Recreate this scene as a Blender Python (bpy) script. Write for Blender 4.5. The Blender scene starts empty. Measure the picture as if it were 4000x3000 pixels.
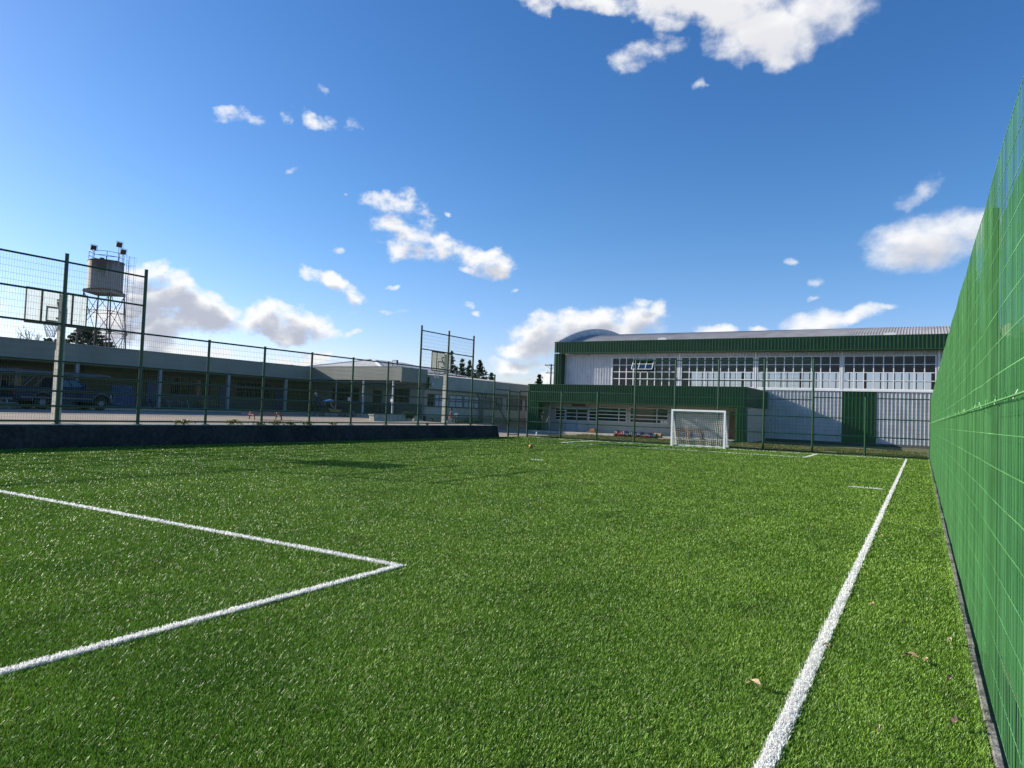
import bpy, bmesh, math, random
import numpy as np
from mathutils import Vector, Matrix, Euler, noise as mnoise
R = math.radians
random.seed(7)
rng = np.random.default_rng(11)
C = bpy.context.scene.collection
sc = bpy.context.scene

# ------------------------------------------------------------------ camera, sky, sun, exposure
EYE = 1.66
def cam_matrix(yaw, pitch, roll):
    B = Matrix(((1, 0, 0), (0, 0, 1), (0, -1, 0)))            # camera axes (right, down, ahead) in the world
    M = Matrix.Rotation(R(yaw), 3, 'Z') @ Matrix.Rotation(R(pitch), 3, 'X') @ B
    return M @ Matrix.Rotation(R(roll), 3, 'Z')
cm = cam_matrix(30.61, 2.244, -2.117)
cam = bpy.data.objects.new('camera', bpy.data.cameras.new('camera')); C.objects.link(cam)
cam.data.sensor_width = 36; cam.data.lens = 36 * 2710 / 4000
cam.data.clip_start = .05; cam.data.clip_end = 6000
bm_ = cm @ Matrix(((1, 0, 0), (0, -1, 0), (0, 0, -1)))
cam.matrix_world = Matrix.Translation((0, 0, EYE)) @ bm_.to_4x4()
sc.camera = cam
def pxdir(u, v):                                              # direction of a sky feature, used once to place clouds on the sky sphere
    return (cm @ Vector((u - 2000, v - 1500, 2710))).normalized()

SUN = Vector((-13.9, -3.5, 5.8)).normalized()
sun = bpy.data.objects.new('sun', bpy.data.lights.new('sun', 'SUN')); C.objects.link(sun)
sun.data.energy = 5.0; sun.data.angle = R(.3); sun.data.color = (1, .93, .82)
sun.rotation_euler = SUN.to_track_quat('Z', 'Y').to_euler(); sun.location = (-30, -10, 30)

world = bpy.data.worlds.new('World'); sc.world = world; world.use_nodes = True
def build_sky():
    nt = world.node_tree; nt.nodes.clear(); N = nt.nodes.new; L = nt.links.new
    out = N('ShaderNodeOutputWorld'); tc = N('ShaderNodeTexCoord')
    sky = N('ShaderNodeTexSky'); sky.sky_type = 'NISHITA'; sky.sun_disc = False
    sky.sun_elevation = math.asin(SUN.z); sky.sun_rotation = math.atan2(SUN.x, SUN.y) % (2 * math.pi)
    sky.altitude = 300; sky.air_density = 1.0; sky.dust_density = .55; sky.ozone_density = 3.0
    hsv = N('ShaderNodeHueSaturation'); hsv.inputs['Hue'].default_value = .508; hsv.inputs['Saturation'].default_value = 1.27
    hsv.inputs['Value'].default_value = 1.0
    L(sky.outputs[0], hsv.inputs['Color'])
    nz_ = N('ShaderNodeVectorMath'); nz_.operation = 'NORMALIZE'; L(tc.outputs['Generated'], nz_.inputs[0]); sz_ = N('ShaderNodeSeparateXYZ'); L(nz_.outputs[0], sz_.inputs[0])
    lo = N('ShaderNodeMapRange'); lo.interpolation_type = 'SMOOTHSTEP'; lo.inputs[1].default_value = 0; lo.inputs[2].default_value = .26; L(sz_.outputs['Z'], lo.inputs[0])
    gr = N('ShaderNodeMix'); gr.data_type = 'RGBA'; gr.inputs['A'].default_value = (1.02, .90, 1.12, 1); gr.inputs['B'].default_value = (1, 1, 1, 1); L(lo.outputs[0], gr.inputs['Factor'])
    gm = N('ShaderNodeVectorMath'); gm.operation = 'MULTIPLY'; L(hsv.outputs[0], gm.inputs[0]); L(gr.outputs['Result'], gm.inputs[1])
    bg = N('ShaderNodeBackground'); bg.inputs['Strength'].default_value = .108; L(gm.outputs[0], bg.inputs['Color'])
    # cloud density: blobs on the sky sphere broken up by noise
    g = bpy.data.node_groups.new('cloud_density', 'ShaderNodeTree')
    g.interface.new_socket('dir', in_out='INPUT', socket_type='NodeSocketVector')
    g.interface.new_socket('dens', in_out='OUTPUT', socket_type='NodeSocketFloat')
    g.interface.new_socket('body', in_out='OUTPUT', socket_type='NodeSocketFloat')
    gi = g.nodes.new('NodeGroupInput'); go = g.nodes.new('NodeGroupOutput'); GL = g.links.new
    def math_(op, a, b=None, c=None):
        n = g.nodes.new('ShaderNodeMath'); n.operation = op
        for i, x in enumerate((a, b, c)):
            if x is None: continue
            if isinstance(x, (int, float)): n.inputs[i].default_value = x
            else: GL(x, n.inputs[i])
        return n.outputs[0]
    def tex(scale, detail, rough, vec, off=(0, 0, 0), st=(1, 1, 1)):
        m = g.nodes.new('ShaderNodeMapping'); m.inputs['Location'].default_value = off; m.inputs['Scale'].default_value = st
        GL(vec, m.inputs['Vector'])
        t = g.nodes.new('ShaderNodeTexNoise'); t.inputs['Scale'].default_value = scale; t.inputs['Detail'].default_value = detail
        t.inputs['Roughness'].default_value = rough; GL(m.outputs[0], t.inputs['Vector']); return t
    w = tex(11, 5, .56, gi.outputs[0], (3, 1, 7))
    sub = g.nodes.new('ShaderNodeVectorMath'); sub.operation = 'SUBTRACT'; sub.inputs[1].default_value = (.5, .5, .5); GL(w.outputs['Color'], sub.inputs[0])
    mad = g.nodes.new('ShaderNodeVectorMath'); mad.operation = 'MULTIPLY_ADD'; mad.inputs[1].default_value = (.085, .085, .06)
    GL(sub.outputs[0], mad.inputs[0]); GL(gi.outputs[0], mad.inputs[2])
    fb = tex(34, 6, .56, gi.outputs[0], (1, 5, 2), (1, 1, 1.5)).outputs['Fac']
    # u, v, half width, half height, tilt, strength (read off the sky in 2212-wide units)
    CL = [(1545, 0, 170, 76, 0, 1.25), (1640, 70, 135, 88, 0, 1.15), (1470, 0, 170, 58, 6, 1.2), (1420, 40, 70, 40, 20, .8), (1770, 20, 130, 95, 0, .85), (1850, 10, 80, 60, 0, .5), (1450, 0, 100, 34, 0, .7), (1155, -4, 60, 40, 0, .95),
          (1270, -8, 120, 30, 0, .85), (1355, 122, 52, 52, 0, .62), (1420, 110, 60, 40, 0, .5), (1655, 140, 40, 36, 0, .8), (1505, 190, 14, 15, 0, .55),
          (540, 250, 62, 21, 0, .68), (645, 252, 18, 24, 0, .58), (705, 270, 42, 24, 28, .72), (764, 282, 22, 19, 30, .5), (712, 196, 17, 25, -25, .6), (625, 371, 30, 12, 10, .62),
          (735, 408, 13, 6, 0, .55), (845, 440, 84, 36, 15, .74), (840, 475, 58, 32, 0, .72), (885, 520, 66, 55, 0, .86), (960, 540, 80, 34, 15, .78),
          (1052, 565, 66, 36, 8, 1.0), (1025, 582, 40, 14, 0, .8), (970, 466, 16, 9, 25, .55),
          (690, 600, 50, 19, 12, .9), (735, 620, 68, 28, 28, 1.05), (778, 645, 46, 28, 0, 1.05),
          (315, 590, 70, 30, 0, 1.1), (375, 640, 95, 58, 15, 1.2), (445, 665, 90, 46, 22, 1.15), (310, 650, 70, 55, 0, 1.2), (505, 695, 50, 24, 10, .95),
          (565, 685, 66, 42, 0, 1.15), (640, 695, 84, 42, 12, 1.1), (700, 716, 52, 26, 8, 1.0), (752, 728, 28, 11, 0, .8),
          (420, 690, 120, 40, 8, 1.1), (350, 690, 90, 44, 0, 1.1), (600, 715, 110, 26, 6, 1.0), (345, 735, 60, 54, 0, 1.1), (370, 755, 110, 36, 8, 1.1), (280, 690, 60, 60, 0, 1.1), (230, 700, 60, 70, 0, .95), (690, 762, 40, 28, 0, 1.0), (655, 775, 70, 22, 0, 1.0), (450, 765, 70, 24, 10, .95),
          (20, 637, 30, 10, 0, .75), (0, 668, 30, 18, 0, .85),
          (1180, 722, 100, 58, 0, 1.05), (1260, 702, 95, 48, 0, 1.05), (1370, 690, 70, 50, 0, 1.0), (1410, 675, 34, 32, 0, .9), (1385, 655, 34, 18, 0, .85), (1130, 755, 66, 30, 0, .95),
          (1120, 792, 80, 24, 0, .95), (1090, 805, 56, 18, 0, .85), (1185, 820, 66, 16, 0, .8), (1300, 720, 130, 30, 0, 1),
          (1540, 712, 60, 17, 0, .95), (1640, 712, 34, 12, 0, .9), (1770, 698, 84, 34, -6, .95), (1850, 688, 80, 26, -8, .9), (1915, 671, 40, 12, -15, .62),
          (1985, 518, 165, 70, -4, .85), (2080, 500, 110, 58, 0, .75), (1970, 415, 62, 26, -35, .5), (1700, 568, 26, 11, 0, .52), (1772, 606, 32, 14, 0, .5), (1760, 640, 26, 8, 0, .5),
          (860, 618, 23, 8, 0, .65), (870, 678, 42, 8, 0, .62), (768, 687, 26, 9, 0, .68), (1010, 658, 24, 10, -12, .66), (1028, 676, 20, 8, 0, .66), (1112, 626, 13, 7, 0, .65), (740, 548, 18, 12, 0, .5)]
    acc = None
    for (u, v, a, b, tilt, k) in CL:
        s = 4000 / 2212
        c = pxdir(u * s, v * s); e = (pxdir(u * s + 10, v * s) - c); e = (e - c * e.dot(c)).normalized(); f = c.cross(e).normalized()
        th = R(tilt); ff = (pxdir(u * s, v * s + 10) - c).dot(f); f = f if ff > 0 else -f
        e2 = e * math.cos(th) + f * math.sin(th); f2 = f * math.cos(th) - e * math.sin(th)
        da = (pxdir(u * s + a * s, v * s) - pxdir(u * s, v * s)).length; db = (pxdir(u * s, v * s + b * s) - pxdir(u * s, v * s)).length
        d1 = g.nodes.new('ShaderNodeVectorMath'); d1.operation = 'DOT_PRODUCT'; GL(mad.outputs[0], d1.inputs[0]); d1.inputs[1].default_value = e2 / da
        d2 = g.nodes.new('ShaderNodeVectorMath'); d2.operation = 'DOT_PRODUCT'; GL(mad.outputs[0], d2.inputs[0]); d2.inputs[1].default_value = f2 / db
        q = math_('MULTIPLY', d1.outputs['Value'], d1.outputs['Value'])
        q = math_('MULTIPLY_ADD', d2.outputs['Value'], d2.outputs['Value'], q)
        q = math_('MULTIPLY_ADD', q, -k, k)
        acc = q if acc is None else math_('SMOOTH_MAX', acc, q, .25)
    acc = math_('MAXIMUM', acc, -1.0)
    nz = math_('MULTIPLY_ADD', fb, 2.3, -1.30)
    sx = g.nodes.new('ShaderNodeSeparateXYZ'); GL(gi.outputs[0], sx.inputs[0])
    sf_ = g.nodes.new('ShaderNodeMapRange'); sf_.inputs[1].default_value = -.5; sf_.inputs[2].default_value = -.12; sf_.inputs[3].default_value = 1; sf_.inputs[4].default_value = .42; GL(sx.outputs['X'], sf_.inputs[0])
    nz = math_('MULTIPLY', nz, sf_.outputs[0])
    dn = math_('ADD', acc, nz)
    GL(dn, go.inputs[0]); GL(math_('MULTIPLY_ADD', nz, .35, acc), go.inputs[1])
    def grp(vec, k=0):
        n = N('ShaderNodeGroup'); n.node_tree = g; L(vec, n.inputs[0]); return n.outputs[k]
    def M(op, a, b=None, c=None, clamp=False):
        n = N('ShaderNodeMath'); n.operation = op; n.use_clamp = clamp
        for i, x in enumerate((a, b, c)):
            if x is None: continue
            if isinstance(x, (int, float)): n.inputs[i].default_value = x
            else: L(x, n.inputs[i])
        return n.outputs[0]
    nrm = N('ShaderNodeVectorMath'); nrm.operation = 'NORMALIZE'; L(tc.outputs['Generated'], nrm.inputs[0])
    d0 = grp(nrm.outputs[0])
    alpha = N('ShaderNodeMapRange'); alpha.interpolation_type = 'SMOOTHSTEP'; alpha.inputs[1].default_value = .0; alpha.inputs[2].default_value = .9
    L(d0, alpha.inputs[0])
    off = N('ShaderNodeVectorMath'); off.operation = 'ADD'; off.inputs[1].default_value = Vector((-.006, -.002, .017)); L(nrm.outputs[0], off.inputs[0])
    d1 = grp(off.outputs[0], 1)
    sh = N('ShaderNodeMapRange'); sh.interpolation_type = 'SMOOTHSTEP'; sh.inputs[1].default_value = .35; sh.inputs[2].default_value = 1.05; L(d1, sh.inputs[0])
    mix = N('ShaderNodeMix'); mix.data_type = 'RGBA'; mix.inputs['A'].default_value = (1.0, 1.0, 1.0, 1); mix.inputs['B'].default_value = (.50, .53, .62, 1)
    sp = N('ShaderNodeSeparateXYZ'); L(nrm.outputs[0], sp.inputs[0])
    hi = N('ShaderNodeMapRange'); hi.inputs[1].default_value = .15; hi.inputs[2].default_value = .5; hi.inputs[3].default_value = 1; hi.inputs[4].default_value = .3; L(sp.outputs['Z'], hi.inputs[0])
    L(M('MULTIPLY', sh.outputs[0], hi.outputs[0]), mix.inputs['Factor'])
    cb = N('ShaderNodeBackground'); cb.inputs['Strength'].default_value = .62; L(mix.outputs['Result'], cb.inputs['Color'])
    af = M('MULTIPLY', alpha.outputs[0], .97)
    ms = N('ShaderNodeMixShader'); L(af, ms.inputs[0]); L(bg.outputs[0], ms.inputs[1]); L(cb.outputs[0], ms.inputs[2])
    L(ms.outputs[0], out.inputs['Surface'])
build_sky()
vs = sc.view_settings; vs.view_transform = 'Standard'; vs.look = 'None'; vs.gamma = 1; vs.exposure = .70; vs.use_curve_mapping = False
sc.cycles.max_bounces = 6; sc.cycles.transparent_max_bounces = 24; sc.cycles.diffuse_bounces = 3
sc.cycles.caustics_reflective = False; sc.cycles.caustics_refractive = False
sc.cycles.sample_clamp_indirect = 4

# ------------------------------------------------------------------ helpers
def tag(o, label=None, cat=None, group=None, kind=None):
    for k, v in (('label', label), ('category', cat), ('group', group), ('kind', kind)):
        if v: o[k] = v
    return o
def thing(name, loc, label, cat, group=None, rz=0):
    o = bpy.data.objects.new(name, None); C.objects.link(o); o.location = loc; o.rotation_euler = (0, 0, rz)
    o.empty_display_size = .2
    return tag(o, label, cat, group)
def root_of(o):
    while o.parent: o = o.parent
    return o
def link(name, me, parent=None):
    o = bpy.data.objects.new(name, me); C.objects.link(o)
    if parent: o.parent = parent
    return o
def copy_tree(o, parent=None):
    c = o.copy(); C.objects.link(c)
    if parent: c.parent = parent
    for ch in list(o.children): copy_tree(ch, c)
    return c

class MB:
    """collects shapes in world metres and links them as one mesh; verts become local to the thing's base"""
    def __init__(s): s.v = []; s.f = []
    def quad(s, *p):
        n = len(s.v); s.v += [tuple(q) for q in p]; s.f.append(tuple(range(n, n + len(p)))); return s
    def box(s, x0, x1, y0, y1, z0, z1):
        n = len(s.v)
        s.v += [(x0, y0, z0), (x1, y0, z0), (x1, y1, z0), (x0, y1, z0), (x0, y0, z1), (x1, y0, z1), (x1, y1, z1), (x0, y1, z1)]
        s.f += [tuple(n + i for i in q) for q in ((0, 3, 2, 1), (4, 5, 6, 7), (0, 1, 5, 4), (1, 2, 6, 5), (2, 3, 7, 6), (3, 0, 4, 7))]; return s
    def bar(s, p, q, w, h=None, up=(0, 0, 1)):
        p = Vector(p); q = Vector(q); d = (q - p).normalized(); up = Vector(up)
        if abs(d.dot(up)) > .98: up = Vector((0, 1, 0))
        a = d.cross(up).normalized() * w / 2; b = a.cross(d).normalized() * (h or w) / 2; n = len(s.v)
        for c in (p, q): s.v += [tuple(c - a - b), tuple(c + a - b), tuple(c + a + b), tuple(c - a + b)]
        s.f += [tuple(n + i for i in t) for t in ((0, 1, 2, 3), (7, 6, 5, 4), (0, 4, 5, 1), (1, 5, 6, 2), (2, 6, 7, 3), (3, 7, 4, 0))]; return s
    def tube(s, p, q, r, n=8, r2=None, cap=True):
        p = Vector(p); q = Vector(q); d = (q - p).normalized(); up = Vector((0, 0, 1)) if abs(d.z) < .95 else Vector((1, 0, 0))
        a = d.cross(up).normalized(); b = a.cross(d); k = len(s.v); r2 = r if r2 is None else r2
        for c, rr in ((p, r), (q, r2)):
            for i in range(n):
                t = 2 * math.pi * i / n; s.v.append(tuple(c + (a * math.cos(t) + b * math.sin(t)) * rr))
        for i in range(n): j = (i + 1) % n; s.f.append((k + i, k + n + i, k + n + j, k + j))
        if cap: s.f.append(tuple(k + i for i in range(n))); s.f.append(tuple(k + n + i for i in reversed(range(n))))
        return s
    def path(s, pts, r, n=6):
        for a, b in zip(pts, pts[1:]): s.tube(a, b, r, n)
        return s
    def prism(s, poly, d):
        n = len(s.v); m = len(poly); d = Vector(d)
        s.v += [tuple(p) for p in poly] + [tuple(Vector(p) + d) for p in poly]
        s.f.append(tuple(n + i for i in reversed(range(m)))); s.f.append(tuple(n + m + i for i in range(m)))
        for i in range(m): j = (i + 1) % m; s.f.append((n + i, n + j, n + m + j, n + m + i))
        return s
    def lathe(s, c, prof, n=20, axis='Z'):
        k = len(s.v); c = Vector(c)
        for (r, h) in prof:
            for i in range(n):
                t = 2 * math.pi * i / n; a, b = r * math.cos(t), r * math.sin(t)
                s.v.append(tuple(c + (Vector((a, b, h)) if axis == 'Z' else Vector((h, a, b)) if axis == 'X' else Vector((a, h, b)))))
        for j in range(len(prof) - 1):
            for i in range(n):
                i2 = (i + 1) % n; s.f.append((k + j * n + i, k + j * n + i2, k + (j + 1) * n + i2, k + (j + 1) * n + i))
        s.f.append(tuple(k + i for i in reversed(range(n)))); s.f.append(tuple(k + (len(prof) - 1) * n + i for i in range(n)))
        return s
    def ball(s, c, r, n=12, m=8):
        return s.lathe(c, [(max(.001, rr) , hh) for rr, hh in ((r * math.sin(math.pi * i / m), -r * math.cos(math.pi * i / m)) for i in range(m + 1))], n)
    def build(s, name, m, parent=None, smooth=False, label=None):
        base = Vector((0, 0, 0))
        if parent:
            o = parent
            while o: base += o.location; o = o.parent
        me = bpy.data.meshes.new(name)
        me.from_pydata([(x - base.x, y - base.y, z - base.z) for x, y, z in s.v], [], s.f)
        me.materials.append(m)
        if smooth: me.polygons.foreach_set('use_smooth', [True] * len(me.polygons))
        me.update()
        o = link(name, me, parent)
        if label: o['label'] = label
        return o
def from_np(name, verts, per, m, parent=None):               # many separate polygons with `per` corners each
    me = bpy.data.meshes.new(name); n = len(verts); k = n // per
    me.vertices.add(n); me.vertices.foreach_set('co', np.ascontiguousarray(verts, np.float32).ravel())
    me.loops.add(n); me.loops.foreach_set('vertex_index', np.arange(n, dtype=np.int32))
    me.polygons.add(k); me.polygons.foreach_set('loop_start', np.arange(0, n, per, dtype=np.int32))
    me.polygons.foreach_set('loop_total', np.full(k, per, np.int32))
    me.materials.append(m); me.update(calc_edges=True)
    return link(name, me, parent)

def corr(mb, p0, u, nrm, length, z0, z1, pitch=.2, depth=.05, flat=.6, side=.08):
    """trapezoid-ribbed metal sheet standing between z0 and z1, running along u, ribs out along nrm"""
    p0 = Vector((p0[0], p0[1], 0)); u = Vector(u); nrm = Vector(nrm); pts = []; t = 0.0
    fl, sd, tp = pitch * flat, pitch * side, pitch * (1 - flat - 2 * side)
    while t < length - 1e-6:
        for dt, d in ((0, 0), (fl, 0), (fl + sd, depth), (fl + sd + tp, depth)):
            if t + dt <= length: pts.append((t + dt, d))
        t += pitch
    pts.append((length, 0))
    n = len(mb.v)
    for (a, d) in pts:
        q = p0 + u * a + nrm * d; mb.v += [(q.x, q.y, z0), (q.x, q.y, z1)]
    for i in range(len(pts) - 1): mb.f.append((n + 2 * i, n + 2 * i + 2, n + 2 * i + 3, n + 2 * i + 1))
    return mb

# ------------------------------------------------------------------ materials
MATS = {}
def mat(name, col, rough=.6, metal=0, var=.18, scale=2.5, bump=0, bscale=40, spec=.5, col2=None, c2scale=.6, c2amt=.5, c2sharp=.12, rnd=0, emit=None):
    if name in MATS: return MATS[name]
    m = bpy.data.materials.new(name); m.use_nodes = True; nt = m.node_tree; N = nt.nodes.new; L = nt.links.new
    b = nt.nodes['Principled BSDF']; b.inputs['Roughness'].default_value = rough; b.inputs['Metallic'].default_value = metal
    b.inputs['Specular IOR Level'].default_value = spec
    g = N('ShaderNodeNewGeometry'); n1 = N('ShaderNodeTexNoise'); n1.inputs['Scale'].default_value = scale; n1.inputs['Detail'].default_value = 5
    n1.inputs['Roughness'].default_value = .62
    L(g.outputs['Position'], n1.inputs['Vector'])
    r = N('ShaderNodeMapRange'); r.inputs[1].default_value = .3; r.inputs[2].default_value = .7; r.inputs[3].default_value = 1 - var; r.inputs[4].default_value = 1 + var
    L(n1.outputs['Fac'], r.inputs[0])
    mul = N('ShaderNodeVectorMath'); mul.operation = 'SCALE'
    base = None
    if col2:
        n2 = N('ShaderNodeTexNoise'); n2.inputs['Scale'].default_value = c2scale; n2.inputs['Detail'].default_value = 6; n2.inputs['Roughness'].default_value = .65
        L(g.outputs['Position'], n2.inputs['Vector'])
        r2 = N('ShaderNodeMapRange'); r2.interpolation_type = 'SMOOTHSTEP'; r2.inputs[1].default_value = c2amt - c2sharp; r2.inputs[2].default_value = c2amt + c2sharp; L(n2.outputs['Fac'], r2.inputs[0])
        mx = N('ShaderNodeMix'); mx.data_type = 'RGBA'; mx.inputs['A'].default_value = (*col, 1); mx.inputs['B'].default_value = (*col2, 1)
        L(r2.outputs[0], mx.inputs['Factor']); L(mx.outputs['Result'], mul.inputs[0])
    else:
        mul.inputs[0].default_value = col
    L(r.outputs[0], mul.inputs['Scale'])
    last = mul.outputs[0]
    if rnd:
        r3 = N('ShaderNodeMapRange'); r3.inputs[3].default_value = 1 - rnd; r3.inputs[4].default_value = 1 + rnd; L(g.outputs['Random Per Island'], r3.inputs[0])
        m2 = N('ShaderNodeVectorMath'); m2.operation = 'SCALE'; L(last, m2.inputs[0]); L(r3.outputs[0], m2.inputs['Scale']); last = m2.outputs[0]
    L(last, b.inputs['Base Color'])
    if bump:
        n3 = N('ShaderNodeTexNoise'); n3.inputs['Scale'].default_value = bscale; n3.inputs['Detail'].default_value = 6; L(g.outputs['Position'], n3.inputs['Vector'])
        bp = N('ShaderNodeBump'); bp.inputs['Strength'].default_value = bump; bp.inputs['Distance'].default_value = .02; L(n3.outputs['Fac'], bp.inputs['Height']); L(bp.outputs[0], b.inputs['Normal'])
    MATS[name] = m; return m
def see_through(name, tint, opacity, col, rough=.1, gloss=.12):
    m = bpy.data.materials.new(name); m.use_nodes = True; nt = m.node_tree; nt.nodes.clear(); N = nt.nodes.new; L = nt.links.new
    t = N('ShaderNodeBsdfTransparent'); t.inputs[0].default_value = (*tint, 1)
    d = N('ShaderNodeBsdfDiffuse'); d.inputs[0].default_value = (*col, 1)
    tr = N('ShaderNodeBsdfTranslucent'); tr.inputs[0].default_value = (*col, 1)
    gl = N('ShaderNodeBsdfGlossy'); gl.inputs['Roughness'].default_value = rough
    m0 = N('ShaderNodeMixShader'); m0.inputs[0].default_value = .6; L(d.outputs[0], m0.inputs[1]); L(tr.outputs[0], m0.inputs[2])
    m1 = N('ShaderNodeMixShader'); m1.inputs[0].default_value = opacity; L(t.outputs[0], m1.inputs[1]); L(m0.outputs[0], m1.inputs[2])
    fr = N('ShaderNodeFresnel'); fr.inputs['IOR'].default_value = 1.5
    k = N('ShaderNodeMath'); k.operation = 'MULTIPLY_ADD'; k.inputs[1].default_value = 1.0; k.inputs[2].default_value = gloss * .3; L(fr.outputs[0], k.inputs[0])
    m2 = N('ShaderNodeMixShader'); L(k.outputs[0], m2.inputs[0]); L(m1.outputs[0], m2.inputs[1]); L(gl.outputs[0], m2.inputs[2])
    o = N('ShaderNodeOutputMaterial'); L(m2.outputs[0], o.inputs[0]); MATS[name] = m; return m
def leaf_mat(name, col, col2, spec=.3, rough=.5, rnd=.35, trans=.25, nscale=.8, worn=0):
    m = bpy.data.materials.new(name); m.use_nodes = True; nt = m.node_tree; N = nt.nodes.new; L = nt.links.new
    b = nt.nodes['Principled BSDF']; b.inputs['Roughness'].default_value = rough; b.inputs['Specular IOR Level'].default_value = spec
    g = N('ShaderNodeNewGeometry'); n1 = N('ShaderNodeTexNoise'); n1.inputs['Scale'].default_value = nscale; n1.inputs['Detail'].default_value = 5; n1.inputs['Roughness'].default_value = .7
    L(g.outputs['Position'], n1.inputs['Vector'])
    r = N('ShaderNodeMapRange'); r.inputs[1].default_value = .35; r.inputs[2].default_value = .65; L(n1.outputs['Fac'], r.inputs[0])
    mx = N('ShaderNodeMix'); mx.data_type = 'RGBA'; mx.inputs['A'].default_value = (*col, 1); mx.inputs['B'].default_value = (*col2, 1); L(r.outputs[0], mx.inputs['Factor'])
    r3 = N('ShaderNodeMapRange'); r3.inputs[3].default_value = 1 - rnd; r3.inputs[4].default_value = 1 + rnd; L(g.outputs['Random Per Island'], r3.inputs[0])
    s = N('ShaderNodeVectorMath'); s.operation = 'SCALE'; L(mx.outputs['Result'], s.inputs[0]); L(r3.outputs[0], s.inputs['Scale'])
    if worn:   # trodden patches and brushed streaks of the pile
        n4 = N('ShaderNodeTexNoise'); n4.inputs['Scale'].default_value = 1.1; n4.inputs['Detail'].default_value = 7; n4.inputs['Roughness'].default_value = .7
        mp = N('ShaderNodeMapping'); mp.inputs['Scale'].default_value = (1.6, .7, 1); mp.inputs['Rotation'].default_value = (0, 0, .5); L(g.outputs['Position'], mp.inputs[0]); L(mp.outputs[0], n4.inputs['Vector'])
        r4 = N('ShaderNodeMapRange'); r4.interpolation_type = 'SMOOTHSTEP'; r4.inputs[1].default_value = .56; r4.inputs[2].default_value = .70; r4.inputs[3].default_value = 1; r4.inputs[4].default_value = worn; L(n4.outputs['Fac'], r4.inputs[0])
        s2 = N('ShaderNodeVectorMath'); s2.operation = 'SCALE'; L(s.outputs[0], s2.inputs[0]); L(r4.outputs[0], s2.inputs['Scale']); s = s2
    L(s.outputs[0], b.inputs['Base Color'])
    tl = N('ShaderNodeBsdfTranslucent'); L(s.outputs[0], tl.inputs[0]); ms = N('ShaderNodeMixShader'); ms.inputs[0].default_value = trans
    L(b.outputs[0], ms.inputs[1]); L(tl.outputs[0], ms.inputs[2]); L(ms.outputs[0], nt.nodes['Material Output'].inputs['Surface'])
    MATS[name] = m; return m

green_paint = mat('green_paint', (.009, .058, .020), .38, var=.12)
green_wire = mat('green_wire', (.010, .085, .030), .35, var=.15)
bright_wire = mat('bright_green_wire', (.135, .365, .120), .42, var=.22, scale=2.5, rnd=.32)
green_sheet = mat('green_ribbed_sheet', (.012, .064, .015), .38, var=.22, scale=1.5, spec=.5)
white_sheet = mat('pale_ribbed_sheet', (.58, .58, .58), .42, var=.12, scale=1.2, col2=(.48, .48, .475), c2scale=.5, c2amt=.6)
roof_sheet = mat('zinc_roof_sheet', (.36, .345, .335), .75, .0, var=.16, scale=.9, spec=.15, col2=(.28, .27, .26), c2scale=.35, c2amt=.55)
white_paint = mat('white_paint', (.78, .79, .80), .4, var=.07)
goal_white = mat('goal_white', (.86, .86, .86), .35, var=.03)
grey_render = mat('grey_green_render', (.225, .235, .20), .8, var=.10, scale=1.0, bump=.1, col2=(.17, .18, .155), c2scale=.5, c2amt=.58)
cream_render = mat('cream_render', (.47, .45, .37), .8, var=.10, scale=1.2, bump=.1, col2=(.38, .37, .31), c2scale=.6, c2amt=.6)
annex_render = mat('annex_render', (.44, .43, .39), .8, var=.08, scale=1.4, bump=.08)
soffit = mat('soffit_boards', (.22, .20, .16), .8, var=.2)
dark_room = mat('dark_room', (.018, .018, .02), .9, var=.3)
concrete = mat('concrete', (.40, .38, .34), .85, var=.2, scale=6, bump=.3, bscale=60)
pale_concrete = mat('pale_concrete', (.46, .43, .37), .85, var=.22, scale=5, bump=.3, col2=(.30, .28, .24), c2scale=2, c2amt=.6)
def tar_mat():
    m = mat('tarred_wall', (.042, .039, .035), .7, var=.55, scale=7, bump=.5, bscale=25, spec=.2, col2=(.021, .020, .019), c2scale=.9, c2amt=.52); nt = m.node_tree; N = nt.nodes.new; L = nt.links.new
    b = nt.nodes['Principled BSDF']; src = b.inputs['Base Color'].links[0].from_socket; g = N('ShaderNodeNewGeometry'); sc_ = None
    for k, (rot, sz) in enumerate(((.5, (1, 3.0, 26)), (-.35, (1, 4.5, 34)), (.15, (1, 1.6, 22)))):
        mp = N('ShaderNodeMapping'); mp.inputs['Rotation'].default_value = (rot, 0, 0); L(g.outputs['Position'], mp.inputs[0]); m2 = N('ShaderNodeMapping'); m2.inputs['Scale'].default_value = sz; L(mp.outputs[0], m2.inputs[0])
        n = N('ShaderNodeTexNoise'); n.inputs['Scale'].default_value = 1.0; n.inputs['Detail'].default_value = 3; L(m2.outputs[0], n.inputs['Vector'])
        r = N('ShaderNodeMapRange'); r.inputs[1].default_value = .66; r.inputs[2].default_value = .72; L(n.outputs['Fac'], r.inputs[0])
        if sc_ is None: sc_ = r.outputs[0]
        else: a = N('ShaderNodeMath'); a.operation = 'MAXIMUM'; L(sc_, a.inputs[0]); L(r.outputs[0], a.inputs[1]); sc_ = a.outputs[0]
    k = N('ShaderNodeMath'); k.operation = 'MULTIPLY'; k.inputs[1].default_value = .55; L(sc_, k.inputs[0])
    mx = N('ShaderNodeMix'); mx.data_type = 'RGBA'; mx.inputs['B'].default_value = (.10, .10, .105, 1); L(k.outputs[0], mx.inputs['Factor']); L(src, mx.inputs['A']); L(mx.outputs['Result'], b.inputs['Base Color']); return m
tar_wall = tar_mat()
asphalt = mat('asphalt', (.36, .30, .24), .95, var=.2, scale=1.1, bump=.2, bscale=90, spec=.1, col2=(.29, .24, .19), c2scale=.35, c2amt=.5)
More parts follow.
